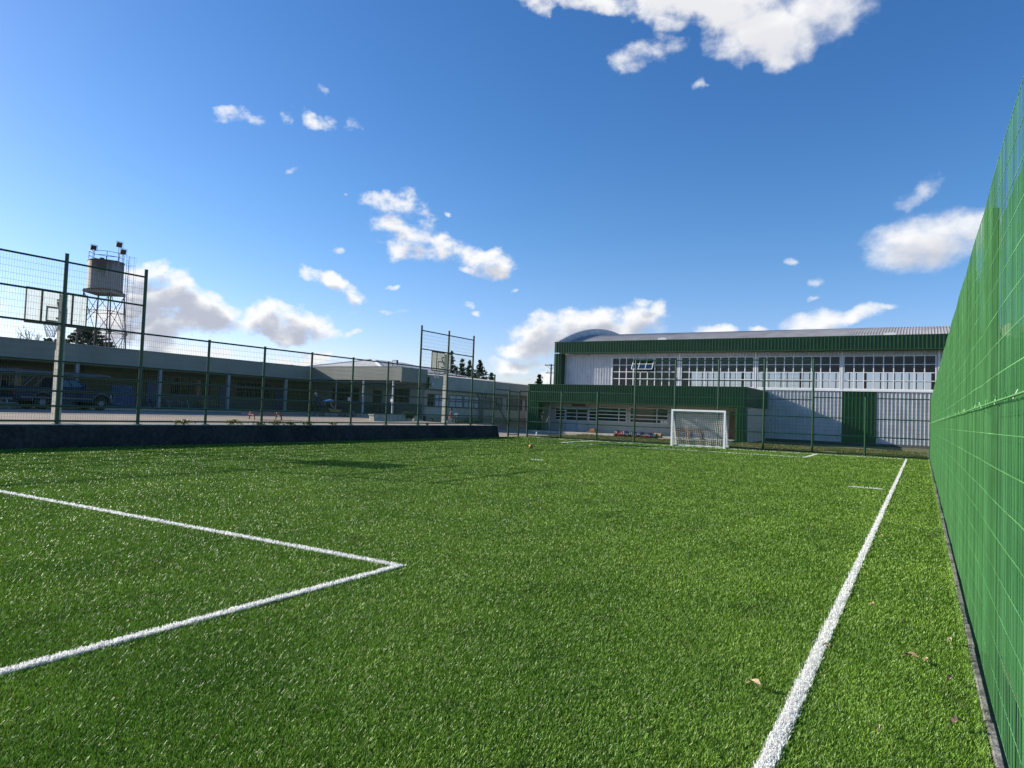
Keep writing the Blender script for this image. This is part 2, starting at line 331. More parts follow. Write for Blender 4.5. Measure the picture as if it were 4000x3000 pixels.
soil = mat('soil', (.13, .10, .065), .95, var=.4, scale=7, bump=.5, col2=(.10, .13, .035), c2scale=.9, c2amt=.48)
turf_base = mat('turf_backing', (.055, .10, .010), .95, spec=.0, var=.45, scale=60, col2=(.04, .08, .01), c2scale=1.2, c2amt=.5)
black_metal = mat('black_metal', (.02, .02, .022), .5)
rust_metal = mat('rusty_steel', (.07, .065, .065), .6, var=.3, scale=3, col2=(.10, .06, .045), c2scale=1.2, c2amt=.6)
blue_metal = mat('dark_blue_rail', (.02, .045, .10), .45)
glass = see_through('window_glass', (.66, .65, .67), .06, (.05, .05, .05), .02, .0)
dark_glass = mat('dark_glass', (.012, .014, .016), .08, var=.3, spec=.6)
acrylic = see_through('scratched_acrylic', (.92, .95, .95), .5, (.85, .88, .84), .15, .1)
wood = mat('old_brown_wood', (.20, .085, .04), .75, var=.35, scale=9)

# ------------------------------------------------------------------ ground, court, pitch
def sstep(a, b, x): t = np.clip((x - a) / (b - a), 0, 1); return t * t * (3 - 2 * t)
def court_z(x, y):
    c = .735 + (np.clip(-22.9 - x, 0, 32)) * .0014
    ye = np.minimum(36.9 + np.clip(-24.5 - x, 0, 99) * .22, 43.0); dl = 1.0 + np.clip(-24.5 - x, 0, 6) * .5
    keep = sstep(-35.5, -37, x)                                # under the building block the yard stays level
    return c * (1 - sstep(0, 1, (y - ye) / dl) * (1 - keep)) - .02 * sstep(0, 1, (y - ye) / dl)
def cz(x, y): return float(court_z(np.float64(x), np.float64(y)))
def sheet(name, x0, x1, y0, y1, nx, ny, fz, m):
    X, Y = np.meshgrid(np.linspace(x0, x1, nx), np.linspace(y0, y1, ny)); Z = fz(X, Y)
    v = np.stack([X, Y, Z], -1).reshape(-1, 3); f = [(j * nx + i, j * nx + i + 1, (j + 1) * nx + i + 1, (j + 1) * nx + i) for j in range(ny - 1) for i in range(nx - 1)]
    me = bpy.data.meshes.new(name); me.from_pydata(v.tolist(), [], f); me.materials.append(m); me.polygons.foreach_set('use_smooth', [True] * len(f)); me.update()
    return tag(link(name, me), kind='structure')
field = mat('field_grass', (.07, .10, .03), .95, var=.4, scale=.4, col2=(.12, .11, .05), c2scale=.08)
g = MB().quad((-2500, -2500, -.10), (2500, -2500, -.10), (2500, 2500, -.10), (-2500, 2500, -.10)).build('ground', field); tag(g, kind='structure')
sheet('schoolyard', -120, -23.5, -40, 120, 260, 401, court_z, asphalt)
TX0, TX1, TY0, TY1 = -23.03, .320, -3, 40.78
g = MB().box(TX0, TX1, TY0, TY1, -.05, 0).build('pitch', turf_base); tag(g, kind='structure')
g = MB().box(TX1 + .052, 14, -6, 41.2, -.09, -.055).build('soil_strip', soil); tag(g, kind='structure')
sheet('verge', -23.6, 10, 40.79, 59.9, 60, 40, lambda X, Y: -.015 + .05 * np.sin(X * .8 + Y * .5) * np.sin(Y * .9) * sstep(41, 43, Y), soil)

# white lines: rectangles on the pitch (x0, x1, y0, y1)
LINES = {'sideline': (-.660, -.588, -2.9, 39.6), 'far goal line': (-21.4, -.69, 39.5, 39.57), 'far area front': (-17.5, -4.65, 35.1, 35.17),
         'far area right': (-4.75, -4.65, 35.18, 39.49), 'far area left': (-17.5, -17.4, 35.18, 39.49), 'near area side': (-4.695, -4.625, -2.9, 5.68),
         'near area front': (-17.5, -4.625, 5.685, 5.76), 'halfway tick': (-1.65, -.86, 20.32, 20.39), 'centre mark': (-11.75, -11.25, 21.3, 21.38)}
white_base = mat('white_line_backing', (.62, .62, .60), .8, var=.3, scale=30)
turf_leaf = leaf_mat('turf_fibre', (.215, .365, .045), (.118, .245, .024), spec=.40, rough=.45, rnd=.70, trans=.18, nscale=.6, worn=.5)
white_leaf = leaf_mat('white_fibre', (.92, .91, .88), (.84, .83, .80), spec=.3, rough=.5, rnd=.1, trans=.42, nscale=3)
def in_line(x, y, grow=0):
    m = np.zeros(len(x), bool)
    for (a, b, c, d) in LINES.values(): m |= (x > a - grow) & (x < b + grow) & (y > c - grow) & (y < d + grow)
    return m
def fibre_positions(nmax, d0, power, dmin=1.2, dmax=47):
    out = []; d = dmin
    while d < dmax:
        d2 = d * 1.06; n = int(nmax * min(1, (d0 / d) ** power) * R(118) / 2 * (d2 * d2 - d * d))
        r = np.sqrt(rng.uniform(d * d, d2 * d2, n)); t = R(90) + rng.uniform(R(-38), R(80), n)
        out.append(np.stack([r * np.cos(t), r * np.sin(t)], 1)); d = d2
    p = np.concatenate(out); x, y = p[:, 0], p[:, 1]
    k = (x > TX0 + .02) & (x < TX1 - .005) & (y > TY0) & (y < TY1 - .02)
    return p[k]
def fibres(p, width, height, lean, lean_dir):
    """one bent two-piece ribbon (a quad and its folded tip as a second quad) per fibre"""
    n = len(p); d = np.hypot(p[:, 0], p[:, 1]); w = width * np.maximum(1, d / 5.5) ** .85 * rng.uniform(.7, 1.3, n)
    h = height * rng.uniform(.65, 1.2, n) * 1.0
    a = rng.uniform(0, math.pi, n); wx, wy = np.cos(a) * w / 2, np.sin(a) * w / 2
    la = rng.uniform(0, 2 * math.pi, n); ll = lean * rng.uniform(.2, 1.3, n) * h
    lx, ly = ll * np.cos(la) + lean_dir[0] * h, ll * np.sin(la) + lean_dir[1] * h
    z0 = np.zeros(n); V = np.empty((n, 4, 3), np.float32)
    V[:, 0] = np.stack([p[:, 0] - wx, p[:, 1] - wy, z0], 1); V[:, 1] = np.stack([p[:, 0] + wx, p[:, 1] + wy, z0], 1)
    V[:, 2] = np.stack([p[:, 0] + wx * .55 + lx, p[:, 1] + wy * .55 + ly, h], 1); V[:, 3] = np.stack([p[:, 0] - wx * .55 + lx, p[:, 1] - wy * .55 + ly, h], 1)
    return V.reshape(-1, 3)
P = fibre_positions(19000, 4.2, 2.0)
edge_j = rng.normal(0, .005, P.shape)
L_ = in_line(P[:, 0] + edge_j[:, 0], P[:, 1] + edge_j[:, 1])
E_ = np.stack([rng.uniform(TX1 - .035, TX1 - .002, 20000), 1 + 39.5 * rng.uniform(0, 1, 20000) ** 2.2], 1)      # longer tufts along the cut edge
t = from_np('turf', np.concatenate([fibres(P[~L_], .0034, .019, .75, (.16, .05)), fibres(E_, .0034, .026, .6, (.2, .1))]), 4, turf_leaf); tag(t, kind='stuff')
PL = np.concatenate([P[L_], P[L_] + rng.normal(0, .006, (L_.sum(), 2))])
for nm, (a, b, c, d) in LINES.items():
    o = MB().box(a, b, c, d, -.02, .004 + .0004 * list(LINES).index(nm)).build('line_marking', white_base); tag(o, kind='structure')
    k = (PL[:, 0] > a - .02) & (PL[:, 0] < b + .02) & (PL[:, 1] > c - .02) & (PL[:, 1] < d + .02)
    if k.sum(): from_np('line_fibres', fibres(PL[k], .0062, .027, .5, (.12, .10)), 4, white_leaf, o)

# edging blocks at the turf's right edge
edge_mat = mat('weathered_edging', (.24, .22, .195), .9, var=.6, scale=22, bump=.5, bscale=70, col2=(.07, .062, .055), c2scale=3.2, c2amt=.55)
y = 1.2
while y < 40.5:
    ln = random.uniform(.55, .95); w = random.uniform(-.005, .005)
    z = .010 + random.uniform(-.01, .008); q = MB()
    q.prism([(TX1 + .006 + w, y, -.05), (TX1 + .046 + w, y, -.05), (TX1 + .046 + w, y, z), (TX1 + .041 + w, y, z + .008), (TX1 + .014 + w, y, z + .008), (TX1 + .006 + w, y, z)], (0, ln, 0))
    o = q.build('edging_block', edge_mat)
    tag(o, 'weathered grey edging block in the row between turf edge and green mesh fence', 'edging block', 'edging blocks along the turf edge')
    y += ln + random.uniform(.012, .035)

# dark embankment wall below the left fence
q = MB().prism([(-23.05, -6, -.08), (-23.2, -6, .705), (-23.55, -6, .705), (-23.55, -6, -.08)], (0, 43.6, 0))
w_ = thing('retaining_wall', (-23.2, 15, 0), 'low black tarred retaining wall along the left side of the turf', 'wall')
q.build('wall_face', tar_wall, w_)
MB().box(-23.56, -23.205, -6, 37.65, .7055, .735).build('coping', pale_concrete, w_)
MB().prism([(-23.05, 37.606, -.05), (-23.22, 37.606, .705), (-23.5, 37.606, .705), (-23.5, 37.606, -.05)], (0, .05, 0)).build('end_slab', pale_concrete, w_)

# ------------------------------------------------------------------ mesh fences
def wires(mb, p0, u, length, z0, z1, pv, ph, r, bow=0, bow_n=(1, 0, 0), folds=()):
    """welded wire panel: thin three-sided bars"""
    p0 = Vector((p0[0], p0[1], 0)); u = Vector(u); nn = Vector(bow_n)
    def pt(t, z):
        o = bow * math.sin(math.pi * t / length) if bow else 0
        for fz in folds:
            if abs(z - fz) < .03: o += .022
        return p0 + u * t + nn * o + Vector((0, 0, z))
    zs = sorted(set([z0, z1] + [min(max(f + d, z0), z1) for f in folds for d in (-.05, 0, .05)]))
    n = int(length / pv)
    for i in range(n + 1):
        t = min(length, (i + .5 + (random.uniform(-.22, .22) if bow else 0)) * length / (n + 1))
        for a, b in zip(zs, zs[1:]): mb.tube(pt(t, a), pt(t, b), r, 3, cap=False)
    m = max(1, round((z1 - z0) / ph)); seg = 6 if bow else 1
    for j in range(m + 1):
        z = z0 + (z1 - z0) * j / m
        for k in range(seg):
            mb.tube(pt(length * k / seg, z), pt(length * (k + 1) / seg, z), r * 1.15, 3, cap=False)
    return mb

# left fence on the retaining wall
LX = -23.32; K = 1.039
lf = thing('mesh_fence', (LX, 20, .735), 'dark green wire mesh fence with tall sections on top of the black wall', 'fence')
posts = [K * p for p in (-1.4, 1.1, 3.6, 6.1, 8.6, 11.08, 13.59, 16.12, 18.62, 21.1, 23.6, 26.03, 28.52, 30.95, 33.40, 35.85)]
tall = {posts[i] for i in (4, 5, 6, 12, 13, 14)}
for py in posts:
    top = 6.10 if py in tall else 3.93
    MB().tube((LX, py, .735), (LX, py, top), .058 if py in tall else .05, 10).tube((LX, py, top), (LX, py, top + .015), .062 if py in tall else .054, 10)\
        .box(LX - .1, LX + .1, py - .1, py + .1, .737, .75).build('post', green_paint, lf)
for a, b in zip(posts, posts[1:]):
    tl = a in tall and b in tall
    for z in [.83, 1.296, 1.764, 2.23, 2.70, 3.875] + ([4.85, 5.85] if tl else []):
        MB().tube((LX, a + .05, z), (LX, b - .05, z), .031, 8).build('rail', green_paint, lf)
    top = 5.82 if tl else 3.85
    wires(MB(), (LX + .045, a + .05), (0, 1, 0), b - a - .1, .85, top, .075, .2, .0031).build('wire_panel', green_wire, lf)
# stretch between the wall's end and the far corner, with the gate
sf = thing('mesh_fence', (-23.2, 38, 0), 'short low green mesh fence between black wall end and far corner gate', 'fence')
for (x, yy, top, zb) in ((-23.12, 38.8, 3.07, -.05), (-23.2, 40.28, 3.07, -.05)):
    MB().tube((x, yy, zb), (x, yy, top), .058, 10).tube((x, yy, top), (x, yy, top + .012), .062, 10).build('post', green_paint, sf)
for z in (3.02, 2.0, 1.0): MB().tube((LX, 37.3, z), (-23.13, 38.75, z), .031, 8).build('rail', green_paint, sf)
for z in (3.02, 2.0, 1.0): MB().tube((-23.19, 40.32, z), (-22.93, 40.88, z), .031, 8).build('rail', green_paint, sf)
MB().bar((LX + .04, 37.35, 2.3), (-23.1, 38.75, .75), .05).build('brace', green_paint, sf)
wires(MB(), (LX + .03, 37.3), Vector((.19, 1.45, 0)).normalized(), 1.46, .76, 2.98, .075, .2, .0031).build('wire_panel', green_wire, sf)
gt = thing('mesh_gate', (-23.15, 39.5, 0), 'green mesh gate with square frame in the far left corner of the turf', 'gate')
fr = MB(); a, b = (-23.125, 38.87), (-23.195, 40.21)
for z in (.12, 1.0, 2.0, 2.95): fr.bar((*a, z), (*b, z), .05)
fr.bar((*a, .1), (*a, 2.97), .05).bar((*b, .1), (*b, 2.97), .05).build('gate_frame', green_paint, gt)
wires(MB(), (-23.11, 38.9), Vector((-.07, 1.3, 0)).normalized(), 1.28, .14, 2.93, .075, .2, .0031).build('wire_panel', green_wire, gt)
MB().tube((-23.07, 38.95, 1.05), (-23.0, 38.95, 1.05), .02, 8).box(-23.1, -23.075, 38.9, 39.0, .98, 1.14).build('latch', black_metal, gt)

# back fence
BY = 40.9
bf = thing('mesh_fence', (-11, BY, 0), 'green wire mesh fence behind the white goal, raised in its middle', 'fence')
bx = [.40, -2.54, -5.10, -7.66, -10.2, -12.77, -15.3, -17.8, -20.37, -22.88]
tallx = {-5.10, -7.66, -10.2, -12.77, -15.3}
for x in bx:
    top = 5.12 if x in tallx else 3.07
    MB().tube((x, BY, -.05), (x, BY, top), .058, 10).tube((x, BY, top), (x, BY, top + .012), .063, 10).build('post', green_paint, bf)
for a, b in zip(bx, bx[1:]):
    tl = a in tallx and b in tallx
    for z in [.06, 1.0, 1.94, 2.88 if tl else 3.02] + ([3.9, 5.08] if tl else []):
        MB().tube((a - .05, BY, z), (b + .05, BY, z), .028, 8).build('rail', green_paint, bf)
    wires(MB(), (a - .05, BY - .03), (-1, 0, 0), a - b - .1, .08, 5.05 if tl else 3.0, .075, .2, .0031).build('wire_panel', green_wire, bf)

# right fence: close welded mesh in two storeys of panels
RX = .388
rf = thing('mesh_fence', (RX, 20, 0), 'bright green close wire mesh fence along the right side of the turf', 'fence')
rp = [-1.1, 1.4, 3.9, 6.42, 8.92, 11.5, 14, 16.5, 19, 21.5, 24, 26.5, 29, 31.5, 34, 36.5, 39, 40.8]
def rtop(y): return 3.34 - .02 * max(0, y) / 17 if y < 17 else 3.32 - .26 * (y - 17) / 24
for py in rp[:-1]:
    MB().tube((RX + .065, py, -.08), (RX + .065, py, rtop(py) + .02), .05, 10).build('post', mat('fence_post_green', (.05, .24, .085), .45, var=.1), rf)
for i, (a, b) in enumerate(zip(rp, rp[1:])):
    r_ = .0021
    wires(MB(), (RX, a), (0, 1, 0), b - a, .03, 1.83, .066, .2, r_, bow=.007, bow_n=(-1, 0, 0)).build('wire_panel', bright_wire, rf)
    wires(MB(), (RX + .012, a), (0, 1, 0), b - a, 1.80, (rtop(a) + rtop(b)) / 2, .066, .2, r_, bow=.008, bow_n=(-1, 0, 0)).build('wire_panel', bright_wire, rf)
    bar = MB()
    for k in range(9): # rough wire ends and ties along the seam
        yy = a + (b - a) * (k + random.random()) / 9; bar.tube((RX - .03, yy, 1.80), (RX - .03 + random.uniform(-.02, .02), yy + random.uniform(-.03, .03), 1.845), .003, 4)
    bar.tube((RX - .032, a, 1.815), (RX - .032, b, 1.815), .006, 5).build('seam_wire', bright_wire, rf)
# green shade net tied to the fence's outer side, in uneven strips
net_mat = bpy.data.materials.new('shade_net'); net_mat.use_nodes = True
def net_nodes():
    nt = net_mat.node_tree; nt.nodes.clear(); N = nt.nodes.new; L = nt.links.new
    g = N('ShaderNodeNewGeometry'); n = N('ShaderNodeTexNoise'); n.inputs['Scale'].default_value = 2.2; n.inputs['Detail'].default_value = 5
    mp = N('ShaderNodeMapping'); mp.inputs['Scale'].default_value = (1, 2.2, .35); L(g.outputs['Position'], mp.inputs[0]); L(mp.outputs[0], n.inputs['Vector'])
    r = N('ShaderNodeMix'); r.data_type = 'RGBA'; r.inputs['A'].default_value = (.018, .095, .034, 1); r.inputs['B'].default_value = (.032, .15, .055, 1); L(n.outputs['Fac'], r.inputs['Factor'])
    d = N('ShaderNodeBsdfDiffuse'); L(r.outputs['Result'], d.inputs[0]); tl = N('ShaderNodeBsdfTranslucent'); L(r.outputs['Result'], tl.inputs[0])
    t = N('ShaderNodeBsdfTransparent'); m1 = N('ShaderNodeMixShader'); m1.inputs[0].default_value = .3; L(d.outputs[0], m1.inputs[1]); L(tl.outputs[0], m1.inputs[2])
    m2 = N('ShaderNodeMixShader'); a = N('ShaderNodeMapRange'); a.inputs[1].default_value = .3; a.inputs[2].default_value = .7; a.inputs[3].default_value = .08; a.inputs[4].default_value = .25; L(n.outputs['Fac'], a.inputs[0])
    L(a.outputs[0], m2.inputs[0]); L(m1.outputs[0], m2.inputs[1]); L(t.outputs[0], m2.inputs[2]); o = N('ShaderNodeOutputMaterial'); L(m2.outputs[0], o.inputs[0])
net_nodes()
yy = 4.62
while yy < 40.6:
    ln = random.uniform(1.2, 2.4); e = min(yy + ln, 40.7); q = MB(); n = 14; lo = .06; hi = rtop(yy) - .05 - random.uniform(0, .03)
    pr = []
    for i in range(n + 1):
        t = yy + (e - yy) * i / n; x = RX + .125 + .004 * math.sin(i * 1.9 + yy); pr.append((x, t))
    for (xa, ta), (xb, tb) in zip(pr, pr[1:]): q.quad((xa, ta, lo), (xb, tb, lo), (xb, tb, hi), (xa, ta, hi))
    q.build('shade_net_strip', net_mat, rf)
    yy = e + (random.uniform(.0, .12) if random.random() < .45 else -.05)

# ------------------------------------------------------------------ goal and ball
gl = thing('football_goal', (-11.03, 40, 0), 'white football goal with square mesh net on the far goal line', 'goal')
gx0, gx1, gy0, gy1, gh = -12.54, -9.52, 39.72, 40.66, 2.08
MB().box(gx0 - .05, gx0 + .05, gy0 - .05, gy0 + .05, 0, gh - .051).build('post', goal_white, gl)
MB().box(gx1 - .05, gx1 + .05, gy0 - .05, gy0 + .05, 0, gh - .051).build('post', goal_white, gl)
MB().box(gx0 - .05, gx1 + .05, gy0 - .05, gy0 + .05, gh - .05, gh + .05).build('crossbar', goal_white, gl)
for x in (gx0, gx1):
    MB().bar((x, gy0 + .06, gh - .1), (x, gy1, .05), .07).build('side_brace', goal_white, gl)
    MB().box(x - .035, x + .035, gy0 + .055, gy1 + .04, .005, .075).build('ground_bar', goal_white, gl)
MB().box(gx0 + .04, gx1 - .04, gy1 - .03, gy1 + .03, .008, .07).build('ground_bar', goal_white, gl)
net = MB(); cord = mat('net_cord', (.82, .80, .74), .8, var=.08)
nu, nv = 24, 17
def npt(i, j):
    u, v = i / nu, j / nv; x = gx0 + .04 + (gx1 - gx0 - .08) * u; y = gy0 + .06 + (gy1 - gy0 - .05) * v; z = gh - .08 - (gh - .1) * v
    bag = math.sin(math.pi * u) ** .6 * math.sin(math.pi * min(1, v * 1.05)); s = .07 * math.sin(u * 9 + v * 4)
    return (x + .05 * math.sin(v * 5 + u * 6) * math.sin(math.pi * u), min(y + .10 * bag - .06 * math.sin(math.pi * v), 40.84), max(.05, z - .05 * bag - .03 * math.sin(u * 31) * v * v - .07 * math.sin(math.pi * u) * (1 - v) + s * .2))
for i in range(nu + 1):
    for j in range(nv):
        net.tube(npt(i, j), npt(i, j + 1), .0075, 4, cap=False)
for j in range(nv + 1):
    for i in range(nu): net.tube(npt(i, j), npt(i + 1, j), .0075, 4, cap=False)
net.build('net', cord, gl)
for x in (gx0, gx1):
    q = MB(); n = 9
    for k in range(1, n):
        z = gh * k / n; ye = gy0 + .06 + (gy1 - gy0 - .06) * (1 - z / gh); q.tube((x, gy0 + .05, z), (x + .02, ye, z - .04), .0075, 4, cap=False)
    for k in range(1, 6):
        y = gy0 + .06 + (gy1 - gy0) * k / 6.5; q.tube((x + .01, y, .05), (x, y, gh * (1 - k / 6.5) * .96), .0075, 4, cap=False)
    q.build('side_net', cord, gl)

def ball_mat():
    m = bpy.data.materials.new('ball_skin'); m.use_nodes = True; nt = m.node_tree; N = nt.nodes.new; L = nt.links.new; b = nt.nodes['Principled BSDF']
    tc = N('ShaderNodeTexCoord'); w = N('ShaderNodeTexWave'); w.inputs['Scale'].default_value = 3.2; w.inputs['Distortion'].default_value = 5; w.inputs['Detail'].default_value = 1; L(tc.outputs['Object'], w.inputs['Vector'])
    r = N('ShaderNodeMapRange'); r.inputs[1].default_value = .70; r.inputs[2].default_value = .76; L(w.outputs['Fac'], r.inputs[0])
    mx = N('ShaderNodeMix'); mx.data_type = 'RGBA'; mx.inputs['A'].default_value = (.50, .30, .04, 1); mx.inputs['B'].default_value = (.02, .02, .02, 1); L(r.outputs[0], mx.inputs['Factor']); L(mx.outputs['Result'], b.inputs['Base Color'])
    b.inputs['Roughness'].default_value = .45; return m
bl = thing('football', (-14.98, 27.2, 0), 'yellow and black football lying alone on the turf', 'ball')
q = MB().ball((-14.98, 27.2, .128), .11, 24, 16); q.build('ball_panels', ball_mat(), bl, True)
MB().tube((-14.98, 27.1, .2), (-14.98, 27.105, .21), .006, 8).build('valve', black_metal, bl)

# ------------------------------------------------------------------ basketball hoops
def hoop():
    r = thing('basketball_hoop', (-24.15, 11.9, .77), 'basketball hoop with clear backboard on a concrete pole, nearest on the left', 'basketball hoop', 'basketball hoops behind the left fence')
    x, y = -24.15, 11.9
    MB().prism([(x - .13, y - .1, .7), (x + .09, y - .1, .7), (x + .09, y + .1, .7), (x - .13, y + .1, .7)], (0, 0, 2.4)).prism([(x - .11, y - .085, 3.1), (x + .07, y - .085, 3.1), (x + .07, y + .085, 3.1), (x - .11, y + .085, 3.1)], (0, 0, 1.9)).build('pole', pale_concrete, r)
    MB().bar((x - .1, y, 4.75), (x - .36, y, 4.75), .06).bar((x - .1, y, 4.15), (x - .36, y, 4.15), .06).bar((x - .1, y, 4.15), (x - .36, y, 4.7), .04).build('support_arm', black_metal, r)
    bb = MB().box(x - .385, x - .37, y - .92, y + .92, 3.95, 5.02).build('backboard', acrylic, r)
    f = MB()
    for z in (3.94, 5.03): f.box(x - .40, x - .355, y - .95, y + .95, z - .03, z + .03)
    for d in (-.935, .935): f.box(x - .40, x - .355, y + d - .018, y + d + .018, 3.97, 5.0)
    for d in (-.47, .47): f.box(x - .40, x - .355, y + d - .03, y + d + .03, 3.97, 5.0)
    f.build('board_frame', mat('board_frame', (.07, .05, .045), .6), r)
    s = MB(); sq = [(y - .3, 4.05), (y + .3, 4.05), (y + .3, 4.5), (y - .3, 4.5)]
    for (a, b), (c, d) in zip(sq, sq[1:] + sq[:1]): s.bar((x - .392, a, b), (x - .392, c, d), .012, .06, up=(1, 0, 0)) if False else s.box(x - .396, x - .3865, min(a, c) - .03, max(a, c) + .03, min(b, d) - .03, max(b, d) + .03)
    s.build('target_square', mat('target_square', (.40, .25, .15), .6), bb)
    q = MB(); pts = [(x - .40 - .28 + .225 * math.cos(t), y + .225 * math.sin(t), 3.98) for t in [i * math.pi / 10 for i in range(21)]]
    q.path(pts, .012, 6).bar((x - .40, y, 3.98), (x - .47, y, 3.98), .08, .02).build('rim', mat('rim_steel', (.12, .05, .03), .5), r)
    n = MB(); k = 12
    def np_(i, j): t = (i + j * .5) * 2 * math.pi / k; rr = .22 - .022 * j; return (x - .68 + rr * math.cos(t), y + rr * math.sin(t), 3.97 - .085 * j)
    for j in range(5):
        for i in range(k): n.tube(np_(i, j), np_(i, j + 1), .006, 4, cap=False).tube(np_(i, j), np_(i - 1, j + 1), .006, 4, cap=False)
    n.build('hoop_net', mat('hoop_net', (.35, .34, .33), .8), r)
    return r
h1 = hoop(); h2 = copy_tree(h1); h2.location = (-24.15, 33.15, .70)
h2['label'] = 'basketball hoop with yellowed backboard on a concrete pole, farther one near the gym'

# ------------------------------------------------------------------ gym
GY = 60.0; FY = 59.2
gym = thing('gymnasium', (-11, 72, 0), 'large gymnasium with green ribbed fascia, white ribbed walls and curved roof', 'building')
GX1 = 9.0
def arc(y, dz=0): Rr = (13.3 ** 2 + 2.63 ** 2) / (2 * 2.63); return 11.06 - Rr + math.sqrt(max(0, Rr * Rr - (y - 72.5) ** 2)) + dz
q = corr(MB(), (-30.4, FY), (1, 0, 0), (0, -1, 0), GX1 + 30.4, 7.40, 8.40, .265, .065)
q.box(-30.42, GX1, FY + .002, FY + .06, 7.42, 8.38); q.build('fascia', green_sheet, gym)
MB().box(-30.43, GX1, FY - .065, FY + .10, 8.401, 8.45).build('fascia_cap', green_sheet, gym)
MB().box(-29.62, GX1, FY - .065, GY - .06, 7.34, 7.398).build('soffit', green_sheet, gym)
q = corr(MB(), (-30.4, FY), (1, 0, 0), (0, -1, 0), .76, 0, 7.33, .265, .065); q.box(-30.42, -29.64, FY + .002, GY + .1, 0, 7.335); q.build('corner_pier', green_sheet, gym)
wins = [(-24.70, -18.64), (-18.20, -12.15), (-11.75, -5.60), (-5.26, .83), (1.3, 7.4)]
ZL, ZH = 4.42, 6.90
w = MB()
G_ = dict(pitch=.27, depth=.07, flat=.66, side=.07)
corr(w, (-29.64, GY), (1, 0, 0), (0, -1, 0), 29.64 - 24.78, 0, 7.338, **G_)
for (a, b), (c, d) in zip(wins, wins[1:]): corr(w, (b + .08, GY), (1, 0, 0), (0, -1, 0), c - b - .16, ZL - .1, 7.338, **G_)
for a, b in wins: corr(w, (a - .08, GY), (1, 0, 0), (0, -1, 0), b - a + .16, ZH + .06, 7.338, **G_)
corr(w, (-24.78, GY), (1, 0, 0), (0, -1, 0), 24.78 - 5.42, .22, ZL - .24, **G_); corr(w, (-2.98, GY), (1, 0, 0), (0, -1, 0), GX1 + 2.98, .22, ZL - .24, **G_)
w.build('wall', white_sheet, gym)
dr = corr(MB(), (-5.38, GY - .05), (1, 0, 0), (0, -1, 0), 2.36, .12, 4.17, .265, .065); dr.box(-5.40, -3.0, GY - .045, GY, .12, 4.17)
d_ = dr.build('sliding_door', green_sheet, gym)
MB().box(-3.12, -3.04, GY - .13, GY - .10, 1.0, 1.25).build('handle', black_metal, d_)
MB().box(-29.6, GX1, GY - .08, GY + .1, 0, .215).build('plinth', mat('mossy_plinth', (.09, .09, .085), .9, var=.4, scale=5), gym)
for (a, b), (c, d) in zip(wins, wins[1:]):
    x = (b + c) / 2; MB().box(x - .06, x + .06, GY - .10, GY - .056, ZL - .1, 7.33).build('wall_trim', white_paint, gym)
    if c > -6: MB().box(c - .2, c - .13, GY - .09, GY - .06, .22, ZL - .24).build('wall_trim', white_sheet, gym)
MB().box(-24.78, GX1, GY - .13, GY + .06, ZL - .235, ZL - .105).build('window_ledge', white_paint, gym)
def gym_window(x0, x1, cols, opened=None):
    f = MB(); rows = 4; t = .035; ys = GY - .05
    f.box(x0 - .075, x1 + .075, ys - .03, GY + .05, ZH, ZH + .055).box(x0 - .075, x1 + .075, ys - .03, GY + .05, ZL - .1, ZL - .02)
    f.box(x0 - .075, x0, ys - .03, GY + .05, ZL - .02, ZH).box(x1, x1 + .075, ys - .03, GY + .05, ZL - .02, ZH)
    xs = [x0 + (x1 - x0) * i / cols for i in range(cols + 1)]; zs = [ZL - .02 + (ZH - ZL + .02) * j / rows for j in range(rows + 1)]
    for i, x in enumerate(xs[1:-1], 1):
        if opened and opened[0] < i < opened[1]: f.box(x - t, x + t, ys, ys + .06, zs[0], zs[2] - .03)
        else: f.box(x - t, x + t, ys, ys + .06, zs[0], zs[4])
    for j, z in enumerate(zs[1:-1], 1):
        for i in range(cols):
            if opened and j == 3 and opened[0] <= i < opened[1]: continue
            f.box(xs[i] + t, xs[i + 1] - t, ys + .004, ys + .056, z - .026, z + .026)
    o = f.build('window', white_paint, gym); p = MB()
    for i in range(cols):
        for j in range(rows):
            if opened and j >= 2 and opened[0] <= i < opened[1]: continue
            k = random.uniform(-.006, .006)
            p.quad((xs[i], GY - .02 + k, zs[j]), (xs[i + 1], GY - .02 - k, zs[j]), (xs[i + 1], GY - .02 - k * .5, zs[j + 1]), (xs[i], GY - .02 + k * .5, zs[j + 1]))
    p.build('pane', glass, o)
    if opened:
        a, b = xs[opened[0]] + .05, xs[opened[1]] - .05; zt, h, ang = zs[4] - .08, zs[4] - zs[2] - .12, R(32)
        def tp(x, s): return Vector((x, ys - .02 - s * math.sin(ang), zt - s * math.cos(ang)))
        s_ = MB(); n = opened[1] - opened[0]
        for k in range(n + 1): x = a + (b - a) * k / n; s_.bar(tp(x, 0), tp(x, h), .075, .045, up=(1, 0, 0)) if 0 < k < n else s_.bar(tp(x, 0), tp(x, h), .09, .05, up=(1, 0, 0))
        for s in (.0, h / 2, h): s_.bar(tp(a, s), tp(b, s), .07, .045)
        so = s_.build('open_sash', white_paint, o)
        MB().quad(tp(a, 0), tp(b, 0), tp(b, h), tp(a, h)).build('pane', glass, o)
gym_window(*wins[0], 9, (3, 6))
for a, b in wins[1:]: gym_window(a, b, 9 if a > -6 else 8 if False else 9)
